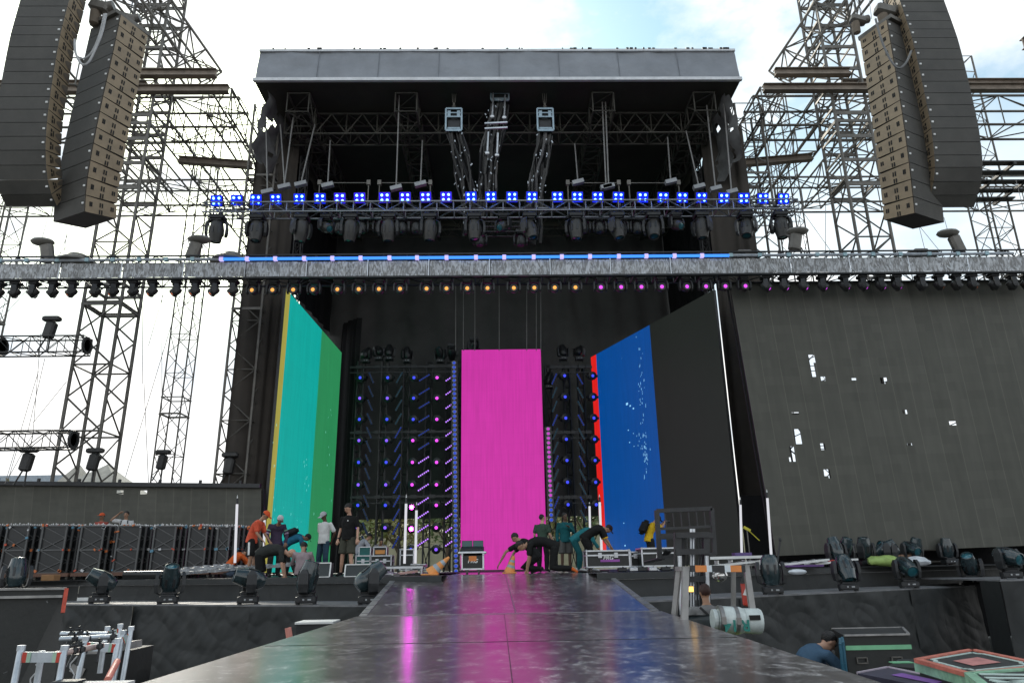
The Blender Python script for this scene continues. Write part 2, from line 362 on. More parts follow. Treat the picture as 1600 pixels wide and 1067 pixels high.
# ================================================================ TRUSSES
def truss(name, label, cat, p0, p1, w, h, up=(0, 0, 1), bay=None, rc=.03, rb=.016, mt=None, group=None, style='Z', plates=(), parent=None, n=5):
    p0, p1 = V(p0), V(p1); d = (p1-p0); l = d.length; d.normalize(); mt = mt or STEEL
    u = V(up); x = d.cross(u).normalized(); z = x.cross(d).normalized()
    root = parent or empty(name, p0, label, cat, group)
    bay = bay or max(w, h); k = max(1, round(l/bay)); ce = [(-w/2, -h/2), (w/2, -h/2), (w/2, h/2), (-w/2, h/2)]
    pt = lambda i, t: p0+d*(l*t)+x*ce[i][0]+z*ce[i][1]
    for i in range(4): MB().tube(pt(i, 0), pt(i, 1), rc, n).build('chord', mt, root)
    s = MB()
    for b in range(k+1):
        t = b/k
        for i in range(4):
            s.tube(pt(i, t), pt((i+1) % 4, t), rb, 4, cap=False)
            if b < k:
                t2 = (b+1)/k; j = (i+1) % 4
                if style == 'X': s.tube(pt(i, t), pt(j, t2), rb, 4, cap=False); s.tube(pt(j, t), pt(i, t2), rb, 4, cap=False)
                elif style == 'N':
                    tm = (t+t2)/2; s.tube(pt(i, t), pt(j, tm), rb, 4, cap=False); s.tube(pt(j, tm), pt(i, t2), rb, 4, cap=False)
                else:
                    if (b+i) % 2: i2, j2 = j, i
                    else: i2, j2 = i, j
                    s.tube(pt(i2, t), pt(j2, t2), rb, 4, cap=False)
    s.build('lacing', mt, root)
    for (t, th) in plates:
        s = MB(); c = p0+d*(l*t); Mx = Matrix((x, z, d)).transposed()
        for sx in (-1, 1):
            s.box(c+x*sx*(w/2+.02), (.05, h+.1, th), Mx); s.box(c+z*sx*(h/2+.02), (w+.1, .05, th), Mx)
        s.build('collar', mt, root)
    return root
XT = 15.55
def tower_at(px, py, Y, ztop, w, label, rc=.045, rb=.025, style='X', bay=None, plates=(), rungs=None, deg=0):
    b = P(px, py, Y); r_ = truss('truss_tower', label, 'truss tower', (b.x, Y, GZ), (b.x, Y, ztop), w, w, up=(0, 1, 0), bay=bay or w, rc=rc, rb=rb, style=style, plates=plates)
    return r_, b.x
# main PA towers
for (px, py, side, X_) in ((195, 406, 'left', -1), (1355, 397, 'right', 1)):
    pl = [(2.9/30, .06), (3.6/30, .06), (12.4/30, .12), (13.2/30, .12), (20.4/30, .14)]
    r_, x = tower_at(px-8 if X_ < 0 else px, py, 27, 30, 1.45, f'thick steel truss tower holding the {side} speaker arrays', .07, .038, 'N', 2.6, pl)
    s = MB()
    for k in range(11):
        z = 17.2+k*1.15
        for sy in (-1, 1): s.box((x, 27+sy*.74, z), (1.5, .05, .16))
        for sx in (-1, 1): s.box((x+sx*.74, 27, z+.3), (.05, 1.5, .09))
    s.build('rung', STEEL, r_)
    s = MB(); s.box((x, 27, 3.05), (1.7, 1.7, .05)); s.box((x, 27, 3.65), (1.7, 1.7, .05)); s.build('platform_plate', mat('rust_plate', (.16, .15, .13), .7, .2), r_)
    tower_at(330 if X_ < 0 else 1215, 200, 34, 27, .95, f'slim rear truss tower on the {side} side of the stage', .04, .02, 'N', 1.9, [(3.0/27, .05), (3.9/27, .05), (9.6/27, .05), (10.4/27, .05)])
    # stage side towers
    tower_at(367 if X_ < 0 else 1190, 755 if X_ < 0 else 400, 28, 22.0, 1.15, f'steel truss tower on the {side} corner of the stage roof', .055, .028, 'N', 2.0, [(4/22, .1), (12.5/22, .1), (18.5/22, .1)])
    # outer towers
    tower_at(8 if X_ < 0 else 1538, 340 if X_ < 0 else 300, 31, 27, 1.15, f'outer truss tower beyond the {side} speaker arrays', .05, .024, 'N', 2.0, [(12.6/27, .1), (13.4/27, .1)])
def T(a, Ya, b, Yb, w, h, label, **k):
    pa, pb = P(*a, Ya), P(*b, Yb)
    return truss('roof_truss', label, 'truss', pa, pb, w, h, **k)
zt_ = P(300, 181, 28).z; z2_ = P(300, 307, 35.5).z; ZC = (zt_+z2_)/2
for sg, side in ((-1, 'left'), (1, 'right')):
    ox = .35 if sg > 0 else 0
    # cross trusses parallel to the stage front
    truss('roof_truss', f'near cross truss between towers on the {side} side', 'truss', (sg*11.55+ox, 28.4, ZC), (sg*32, 28.4, ZC), 1.2, 1.55, bay=2.9, rc=.06, rb=.034, style='Z')
    truss('roof_truss', f'far cross truss above the blue lamps on the {side} side', 'truss', (sg*10.5+ox, 35.6, ZC), (sg*36, 35.6, ZC), 1.2, 1.55, bay=2.9, rc=.06, rb=.034, style='Z')
    for X, nm in ((12.1, 'inner'), (14.9, 'middle'), (17.6, 'outer')):
        truss('roof_truss', f'{nm} lengthwise truss running back on the {side} side', 'truss', (sg*X+ox, {'inner': 27, 'middle': 27.5, 'outer': 25}[nm], ZC), (sg*X+ox, 46 if nm != 'outer' else 36, ZC), .95, 1.3, bay=2.6, rc=.055, rb=.032, style='Z')
    truss('roof_truss', f'raised diagonal truss joining the tower head to the roof on the {side} side', 'truss', (sg*15.6+ox, 25.5, 26.7), (sg*13.35+ox, 28.2, 23.8), 1.0, 1.4, bay=1.1, rc=.06, rb=.035, style='Z')
    truss('roof_truss', f'outward diagonal truss at the head of the {side} tower', 'truss', (sg*15.6+ox, 26.5, 26.2), (sg*19+ox, 22, 30), 1.0, 1.3, bay=1.2, rc=.06, rb=.035, style='Z')
    # I beams
    def ibeam(x0, x1, y, z, label, hh=.34, z1=None):
        z1 = z if z1 is None else z1; s = MB(); p, q = V((sg*x0+ox, y, z)), V((sg*x1+ox, y, z1))
        s.bar(p, q, .04, hh-.06); s.bar(p+V((0, 0, hh/2-.015)), q+V((0, 0, hh/2-.015)), .3, .03); s.bar(p-V((0, 0, hh/2-.015)), q-V((0, 0, hh/2-.015)), .3, .03)
        one(s, 'steel_beam', RUST, label, 'steel beam')
    zz = P(300, 115, 26).z; z3 = P(300, 140, 26).z
    ibeam(11.9, 15.2, 26.0, zz, f'upper short I-beam crossing the {side} tower')
    ibeam(15.1, 26, 26.5, zz-.2, f'upper long I-beam running outward behind the {side} arrays')
    ibeam(11.3, 24, 26.0, z3, f'lower long I-beam crossing the {side} tower')
    ibeam(22, 34, 24.6, zz+.35, f'thick outermost I-beam at the {side} edge', .5)
    ibeam(11.5, 15.0, 30, P(300, 259, 30).z, f'short tilted I-beam beside the {side} stage tower', .34, P(300, 250, 30).z)
    # junction brackets
    s = MB()
    for k in range(9):
        a = V((sg*(12+random.random()*1.2)+ox, 27+random.random()*2, ZC+random.uniform(-.6, 2.0))); b = a+V((random.uniform(-.6, .6), random.uniform(-.6, .6), random.uniform(-1.2, 1.2)))
        s.tube(a, b, .035)
    one(s, 'clamp_cluster', RUST, f'tangle of clamps and struts at the {side} truss junction', 'clamps')
    s = MB(); 
    for k in range(5): s.box((sg*21.5+ox, 27+k*.8, 18.6), (6.0, .35, .06))
    for k in range(4): s.bar((sg*(19+k*1.6)+ox, 26.8, 18.5), (sg*(19+k*1.6)+ox, 30.6, 18.5), .12, .12)
    if sg > 0: one(s, 'catwalk', STEELD, f'open slatted catwalk high on the {side} outer tower', 'catwalk')
# ================================================================ STAGE ROOF
RL, RR = P(398, 127, 25), P(1157, 128, 25); RTL, RTR = P(403, 78, 25.2), P(1151, 78, 25.2)
x0, x1 = RL.x, RR.x; zb, ztp = (RL.z+RR.z)/2, (RTL.z+RTR.z)/2
rf = empty('stage_roof', (0, 25, 0), 'grey tarpaulin fascia and black ceiling of the stage roof', 'stage roof')
TARP = mat('grey_tarpaulin', (.23, .245, .27), .6, 0, .2, .5, bump=.9, bs=2.2)
s = MB()
def tf(u, v):
    x = x0+(x1-x0)*u; seam = abs(((u*8.0) % 1)-.5)*2
    fold = noise.noise(V((x*.9, v*2.2+x*.25, 1)))*.05+noise.noise(V((x*2.5, v*5, 5)))*.022-(1-seam)**6*0.03
    return (x, 25.0+v*.25+fold, zb+.12+(ztp-zb-.2)*v+(0.02*math.sin(u*50) if v > .99 else 0))
s.grid(tf, 160, 16)
for X, dd in ((x0, 1), (x1, -1)): s.add([(X, 25, zb), (X, 40, zb), (X, 40, ztp+1.2), (X, 25.25, ztp-.08)], [(0, 1, 2, 3)])
s.add([(x0, 25.25, ztp-.1), (x1, 25.25, ztp-.1), (x1, 41, ztp+1.2), (x0, 41, ztp+1.2)], [(0, 1, 2, 3)])
s.build('fascia', TARP, rf, True, 0)
s = MB(); s.bar((x0-.05, 24.96, zb+.06), (x1+.05, 24.96, zb+.06), .14, .14); s.bar((x0-.02, 25.22, ztp-.04), (x1+.02, 25.22, ztp-.04), .12, .1)
s.build('edge_rail', mat('white_rail', (.62, .63, .65), .4, .1, .15, 3), rf)
s = MB()
for k in range(46):
    u = random.random(); s.box((x0+(x1-x0)*u, 25.2, ztp+.03), (random.uniform(.05, .16), .1, random.uniform(.05, .1)))
s.build('clip', BLKM, rf)
for k in range(1, 8):
    X = x0+(x1-x0)*k/8; MB().bar((X, 24.97, zb+.15), (X, 25.2, ztp-.12), .025, .012, up=(0, 1, 0)).build('seam', mat('seam_tape', (.14, .15, .17), .6), rf)
CEIL = mat('black_ceiling', (.04, .037, .03), .9, 0, .3, .5)
s = MB(); s.add([(x0+.02, 25.05, zb), (x1-.02, 25.05, zb), (x1-.02, 40, zb), (x0+.02, 40, zb)], [(0, 1, 2, 3)]); s.build('ceiling', CEIL, rf)
KT = mat('roof_truss_black', (.075, .072, .062), .6, .2, .3, 3)
ty = P(790, 200, 30).z
truss('roof_truss', 'black cross truss under the front of the stage roof', 'truss', (x0+.7, 27.5, P(790, 202, 27.5).z), (x1-.7, 27.5, P(790, 202, 27.5).z), .9, 1.0, bay=1.3, rc=.045, rb=.03, mt=KT, style='N')
truss('roof_truss', 'black cross truss deep under the stage roof', 'truss', (x0+.7, 36, zb-1.0), (x1-.7, 36, zb-1.0), .9, 1.0, bay=1.4, rc=.04, rb=.025, mt=KT, style='N')
for X, nm in ((-8.2, 'outer left'), (-3.7, 'inner left'), (4.6, 'inner right'), (8.9, 'outer right')):
    truss('roof_truss', f'black lengthwise truss under the stage roof, {nm}', 'truss', (X, 25.6, zb-.55), (X, 39, zb-.55), .9, .9, bay=1.0, rc=.04, rb=.028, mt=KT)
# drapes
def curtain(x0, y0, x1, y1, z0, z1, label, mt=DRAPE, waves=14, amp=.12, nx=None, name='drape', wr=0):
    s = MB(); d = V((x1-x0, y1-y0, 0)); nrm = V((-d.y, d.x, 0)).normalized()
    def fn(u, v):
        a = math.sin(u*waves*6.283+math.sin(u*9)*1.5)*amp*.6+noise.noise(V((u*waves*1.3, v*3, x0)))*amp
        if wr: a += noise.noise(V((u*waves*2+v*16, v*26-u*12, 3+x0)))*wr*(1.4 if abs((u*3) % 1-.5) > .3 else .3)
        return (x0+(x1-x0)*u+nrm.x*a, y0+(y1-y0)*u+nrm.y*a, z0+(z1-z0)*v)
    s.grid(fn, nx or waves*12, 50 if wr else 10)
    return one(s, name, mt, label, 'curtain', smooth=True)
BACKD = mat('back_drape_cloth', (.06, .06, .058), .8, 0, .35, .35, spec=.4)
xa, xb = P(545, 600, 38).x-3, P(1000, 600, 38).x+3.5
curtain(xa, 38, xb, 38, 4.6, zb-.1, 'creased black backdrop curtain behind the pink screen', BACKD, 16, .1, 220, wr=.09)
LEGM = mat('brown_black_drape', (.05, .042, .035), .85, 0, .3, .8)
CLX = P(434, 600, 28).x; CRX = P(1138.5, 600, 28).x
curtain(-10.35, 27.3, CLX, 28.2, 3.2, 20.6, 'narrow dark masking curtain beside the left stage tower', LEGM, 3, .08, 40)
curtain(CRX, 28.2, 11.0, 27.3, 3.0, 20.6, 'narrow dark masking curtain beside the right stage tower', LEGM, 3, .08, 40)
curtain(-9.75, 28.3, -9.2, 38, 14.6, zb-.1, 'black side curtain hanging inside the left of the roof', DRAPE, 8, .1, 90)
curtain(10.5, 28.3, 9.9, 38, 14.6, zb-.1, 'black side curtain hanging inside the right of the roof', DRAPE, 8, .1, 90)
curtain(P(548, 600, 36).x-.9, 37.2, P(548, 600, 36).x+.3, 36.2, 2.0, 15, 'black curtain leg between green screen and lamp wall', DRAPE, 4, .12, 50)
# torn scrim at the roof corners
for sg, xx in ((-1, x0+.15), (1, x1-.15)):
    s = MB(); sd2 = 3 if sg < 0 else 8
    def fn(u, v):
        return (xx-sg*(.2*u)+noise.noise(V((u*3, v*4, sd2)))*.35-sg*.5*max(0, .5-v), 25.4+3.2*u, zb-.1-3.0*v+noise.noise(V((u*4, v*3, sd2+5)))*.3)
    s.grid(fn, 14, 18)
    keep = [i for i in range(len(s.f)) if noise.noise(V((sum(s.v[j].y for j in s.f[i])*.55, sum(s.v[j].z for j in s.f[i])*.5, sd2))) < .28]
    s.f = [s.f[i] for i in keep]; s.m = [0]*len(s.f)
    one(s, 'torn_scrim', mat('grey_scrim', (.12, .12, .12), .8, 0, .4, 1.5), f'torn grey scrim flapping under the {"left" if sg < 0 else "right"} roof corner', 'scrim', smooth=True)
# ================================================================ LED SCREENS
def screen_mat(name, bands):
    # bands: list of (u_end, rgb)
    m = bpy.data.materials.new(name); m.use_nodes = True; n = m.node_tree; b = n.nodes['Principled BSDF']; l = n.links.new
    uv = n.nodes.new('ShaderNodeUVMap'); sx = n.nodes.new('ShaderNodeSeparateXYZ'); l(uv.outputs[0], sx.inputs[0])
    r = n.nodes.new('ShaderNodeValToRGB'); r.color_ramp.interpolation = 'CONSTANT'; e = r.color_ramp.elements
    pos = [0]+[x[0] for x in bands[:-1]]
    e[0].position = 0; e[0].color = (*lin(bands[0][1]), 1)
    if len(bands) > 1: e[1].position = pos[1]; e[1].color = (*lin(bands[1][1]), 1)
    else: e[1].position = .999; e[1].color = e[0].color
    for k in range(2, len(bands)): q = e.new(pos[k]); q.color = (*lin(bands[k][1]), 1)
    l(sx.outputs[0], r.inputs[0])
    t = n.nodes.new('ShaderNodeTexCoord'); mp = n.nodes.new('ShaderNodeMapping'); mp.inputs['Scale'].default_value = (9, 9, .35)
    z = n.nodes.new('ShaderNodeTexNoise'); z.inputs['Scale'].default_value = 1.4; z.inputs['Detail'].default_value = 8; l(t.outputs['Object'], mp.inputs[0]); l(mp.outputs[0], z.inputs['Vector'])
    mr = n.nodes.new('ShaderNodeMapRange'); mr.inputs[1].default_value = .35; mr.inputs[2].default_value = .65; mr.inputs[3].default_value = .9; mr.inputs[4].default_value = 1.06; l(z.outputs['Fac'], mr.inputs[0])
    z3 = n.nodes.new('ShaderNodeTexBrick'); z3.inputs['Color1'].default_value = (1, 1, 1, 1); z3.inputs['Color2'].default_value = (.965, .965, .965, 1); z3.inputs['Mortar'].default_value = (.93, .93, .93, 1)
    z3.offset = 0; z3.inputs['Scale'].default_value = 1; z3.inputs['Brick Width'].default_value = .125; z3.inputs['Row Height'].default_value = .05; z3.inputs['Mortar Size'].default_value = .0012; l(uv.outputs[0], z3.inputs['Vector'])
    mm = n.nodes.new('ShaderNodeMixRGB'); mm.blend_type = 'MULTIPLY'; mm.inputs[0].default_value = 1; l(r.outputs[0], mm.inputs[1]); l(mr.outputs[0], mm.inputs[2])
    m2 = n.nodes.new('ShaderNodeMixRGB'); m2.blend_type = 'MULTIPLY'; m2.inputs[0].default_value = 1; l(mm.outputs[0], m2.inputs[1]); l(z3.outputs[0], m2.inputs[2])
    l(m2.outputs[0], b.inputs['Emission Color']); b.inputs['Emission Strength'].default_value = .97/2**EXP
    b.inputs['Base Color'].default_value = (.01, .01, .01, 1); b.inputs['Roughness'].default_value = .6
    return m
def vscreen(name, label, a, b, z0, z1, bands, zb2=None, sparks=()):
    a, b = V(a), V(b); root = empty(name, (a.x, a.y, z0), label, 'led screen')
    zb2 = z1 if zb2 is None else zb2
    d = (b-a).normalized(); nr = V((-d.y, d.x, 0)); 
    if nr.y > 0: nr = -nr
    f = [V((a.x, a.y, z0)), V((b.x, b.y, z0)), V((b.x, b.y, zb2)), V((a.x, a.y, z1))]
    MB().quad(f).build('display', screen_mat(label[:12], bands), root)
    s = MB(); bk = [x-nr*.12 for x in f]; g = [x-nr*.004 for x in f]
    s.add(g+bk, [(7, 6, 5, 4), (0, 4, 5, 1), (1, 5, 6, 2), (2, 6, 7, 3), (3, 7, 4, 0)]); s.build('frame', BLKM, root)
    return root, f, nr
def u_on(a, b, px, py):   # fraction along the wall a-b where the sight line crosses it
    d = ray(px, py); A = V((a.x-EYE.x, a.y-EYE.y)); B = V((b.x-a.x, b.y-a.y)); D = V((d.x, d.y))
    return (A.x*D.y-A.y*D.x)/(B.y*D.x-B.x*D.y)
TA, TB = P(447, 455, 27), P(534, 548, 36)
ztl = (TA.z+TB.z)/2; TA.z = TB.z = 0
u1, u2 = u_on(TA, TB, 453.5, 462), u_on(TA, TB, 503, 512)
teal, tfc, tn = vscreen('led_screen', 'tall angled screen glowing teal and green with a yellow edge', TA, TB, ZS+.12, ztl, [(u1, (166, 158, 72)), (u2, (10, 168, 158)), (1, (44, 138, 86))])
BA, BB = P(923, 555, 36), P(1115, 457, 26.5); zbl = (BA.z+BB.z)/2; BA.z = BB.z = 0
v1, v2 = u_on(BA, BB, 931, 551), u_on(BA, BB, 1015, 515)
blue, bfc, bn = vscreen('led_screen', 'tall angled screen with red stripe, blue field and unlit dark section', BA, BB, ZS+.12, zbl, [(v1, (226, 32, 28)), (v2, (0, 72, 148)), (1, (27, 31, 27))])
mg, mfc, mn = vscreen('led_screen', 'flat upright screen glowing solid pink in the centre', V((P(719.5, 893, 34).x, 34, 0)), V((P(855, 893, 34).x, 34, 0)), ZS+.06, P(785, 546, 34).z, [(1, (206, 44, 166))])
# little glints drawn as small pale glowing quads on the angled screens
s = MB()
def glint(fc, nr, px, py, w_, h_, s):
    a, b = fc[0], fc[1]; u = u_on(V((a.x, a.y, 0)), V((b.x, b.y, 0)), px, py); c = a.lerp(b, u); Y = c.y; z = P(px, py, Y).z; d = (b-a).normalized()
    c.z = z; c = c+nr*.012; s.add([c-d*w_-V((0, 0, h_)), c+d*w_-V((0, 0, h_)), c+d*w_+V((0, 0, h_)), c-d*w_+V((0, 0, h_))], [(0, 1, 2, 3)])
for k in range(80):
    py = random.choice([random.gauss(600, 30), random.gauss(700, 22)]); glint(bfc, bn, 1000+(py-560)*.05+random.gauss(0, 3.5), py, .012, random.uniform(.015, .07), s)
for (px, py, w_) in ((980, 631, .16), (985, 634, .1), (990, 638, .1), (982, 672, .07), (990, 677, .05), (984, 691, .07), (991, 697, .05), (975, 817, .06), (977, 852, .09), (972, 560, .03)): glint(bfc, bn, px, py, w_*.55, w_*.35, s)
s.build('glint', emit('glint_blue', (150, 215, 255), 1.0), blue)
s = MB()
for k in range(36):
    glint(tfc, tn, *random.choice([(random.gauss(427, 3), random.uniform(640, 860)), (random.gauss(477, 3), random.gauss(745, 12)), (random.gauss(512, 2.5), random.uniform(640, 830)), (random.gauss(455, 12), random.uniform(770, 840))]), .014, random.uniform(.02, .06), s)
s.build('glint', emit('glint_teal', (150, 235, 225), 1.0), teal)
# unlit LED walls
def ledwall_mat():
    m = bpy.data.materials.new('unlit_led_wall'); m.use_nodes = True; n = m.node_tree; b = n.nodes['Principled BSDF']; l = n.links.new
    uv = n.nodes.new('ShaderNodeUVMap'); br = n.nodes.new('ShaderNodeTexBrick'); br.offset = .0
    br.inputs['Color1'].default_value = (.088, .087, .072, 1); br.inputs['Color2'].default_value = (.104, .102, .086, 1); br.inputs['Mortar'].default_value = (.125, .122, .1, 1)
    br.inputs['Scale'].default_value = 1; br.inputs['Brick Width'].default_value = .0435; br.inputs['Row Height'].default_value = 2.0; br.inputs['Mortar Size'].default_value = .0011; br.inputs['Bias'].default_value = -.3
    sc_ = n.nodes.new('ShaderNodeTexBrick'); sc_.offset = .5; sc_.inputs['Color1'].default_value = (1, 1, 1, 1); sc_.inputs['Color2'].default_value = (.86, .86, .86, 1); sc_.inputs['Mortar'].default_value = (1, 1, 1, 1)
    sc_.inputs['Scale'].default_value = 1; sc_.inputs['Brick Width'].default_value = .0435; sc_.inputs['Row Height'].default_value = .033; sc_.inputs['Mortar Size'].default_value = 0
    t = n.nodes.new('ShaderNodeTexNoise'); t.inputs['Scale'].default_value = 5; t.inputs['Detail'].default_value = 5
    mp = n.nodes.new('ShaderNodeMapping'); mp.inputs['Scale'].default_value = (12, 1, 1); l(uv.outputs[0], mp.inputs[0]); l(mp.outputs[0], t.inputs['Vector'])
    l(uv.outputs[0], br.inputs['Vector']); l(uv.outputs[0], sc_.inputs['Vector'])
    mr = n.nodes.new('ShaderNodeMapRange'); mr.inputs[3].default_value = .75; mr.inputs[4].default_value = 1.25; l(t.outputs['Fac'], mr.inputs[0])
    a = n.nodes.new('ShaderNodeMixRGB'); a.blend_type = 'MULTIPLY'; a.inputs[0].default_value = 1; l(br.outputs[0], a.inputs[1]); l(sc_.outputs[0], a.inputs[2])
    c = n.nodes.new('ShaderNodeMixRGB'); c.blend_type = 'MULTIPLY'; c.inputs[0].default_value = 1; l(a.outputs[0], c.inputs[1]); l(mr.outputs[0], c.inputs[2])
    l(c.outputs[0], b.inputs['Base Color']); b.inputs['Roughness'].default_value = .62; b.inputs['Specular IOR Level'].default_value = .4
    return m
LEDM = ledwall_mat()
def ledwall(label, c, Y, nu, nv, holes=()):
    # c: corners bottom-left, bottom-right, top-right, top-left
    root = empty('led_wall', c[0], label, 'led wall'); s = MB(); s.uv = {}
    def pt(u, v): return c[0].lerp(c[1], u).lerp(c[3].lerp(c[2], u), v)
    hs = []
    for (hx0, hy0, hx1, hy1) in holes: hs.append((P(hx0, hy0, Y), P(hx1, hy1, Y)))
    for j in range(nv):
        for i in range(nu):
            u, v = (i+.5)/nu, (j+.5)/nv; q = pt(u, v)
            if any(min(a.x, b.x) < q.x < max(a.x, b.x) and min(a.z, b.z) < q.z < max(a.z, b.z) for a, b in hs): continue
            pts = [pt(i/nu, j/nv), pt((i+1)/nu, j/nv), pt((i+1)/nu, (j+1)/nv), pt(i/nu, (j+1)/nv)]
            s.quad(pts, 0, [(i/nu, j/nv), ((i+1)/nu, j/nv), ((i+1)/nu, (j+1)/nv), (i/nu, (j+1)/nv)])
    s.build('panel_face', LEDM, root)
    s = MB(); th = V((0, .1, 0))
    s.add([c[0], c[3], c[3]+th, c[0]+th], [(0, 1, 2, 3)]); s.add([c[3], c[2], c[2]+th, c[3]+th], [(0, 1, 2, 3)]); s.add([c[0], c[1], c[1]+th, c[0]+th], [(0, 1, 2, 3)])
    for k in range(0, 13):
        a, b = pt(k/12, 0)+V((0, .3, 0)), pt(k/12, 1)+V((0, .3, 0)); s.bar(a, b, .05, .05)
        for j in range(1, 10): s.bar(pt(k/12, j/10)+V((0, .3, 0)), pt(min(1, (k+1)/12), (j+.5)/10)+V((0, .3, 0)), .03, .03)
    s.build('frame', BLKM, root); return root
rc_ = [P(1213, 868, 24), P(1213, 868, 24), P(1600, 439.5, 24), P(1140, 441, 24)]
br_ = P(1600, 850, 24); rt_ = P(1600, 439.5, 24); xx = rt_.x+4
rc_[1] = V((xx, 24, br_.z+.1)); rc_[2] = V((xx, 24, rt_.z))
H = [(1263, 553, 1276, 589), (1375, 589, 1385, 598), (1240, 671, 1253, 694), (1232, 697, 1245, 722), (1282, 694, 1291, 702), (1287, 732, 1298, 745), (1419, 692, 1427, 697), (1236, 644, 1247, 647), (1482, 659, 1494, 663), (1329, 590, 1337, 593), (1411, 640, 1417, 646), (1560, 684, 1564, 689), (1281, 590, 1289, 594)]
ledwall('huge unlit grey screen wall at the right with a few missing panels', rc_, 24, 190, 130, H)
lc_ = [P(0, 838, 26), P(413, 838, 26), P(408, 762, 26), P(0, 757, 26)]; ww = (lc_[1].x-lc_[0].x)
lc_[0] = V((lc_[0].x-5, 26, 1.9)); lc_[1].z = 1.9; lc_[3] = V((lc_[3].x-5, 26, lc_[3].z+.1))
ledwall('low unlit grey screen wall at the left behind the panel carts', lc_, 26, 120, 24, [(184, 766, 191, 772), (219, 766, 229, 773)])
s = MB(); s.bar(lc_[3]+V((0, -.08, .06)), lc_[2]+V((0, -.08, .06)), .2, .14)
for k in range(10): q = lc_[3].lerp(lc_[2], (k+.5)/10); s.box(q+V((0, -.1, .18)), (.08, .08, .12))
one(s, 'header_beam', BLKM, 'dark header beam along the top of the low left screen wall', 'beam')

for sx_, lb2 in ((CLX+.18, 'left'), (CRX-.18, 'right')):
    truss('ladder_truss', f'thin ladder truss in the bright gap beside the {lb2} angled screen', 'truss', (sx_, 28.6, 2), (sx_, 28.6, 20), .3, .3, up=(0, 1, 0), bay=.5, rc=.03, rb=.02, mt=STEELD, style='X')
curtain(P(1150, 800, 27).x, 26.4, 26, 26.4, -.4, 4.5, 'black masking curtain low behind the right screen wall', DRAPE, 10, .1, 60)
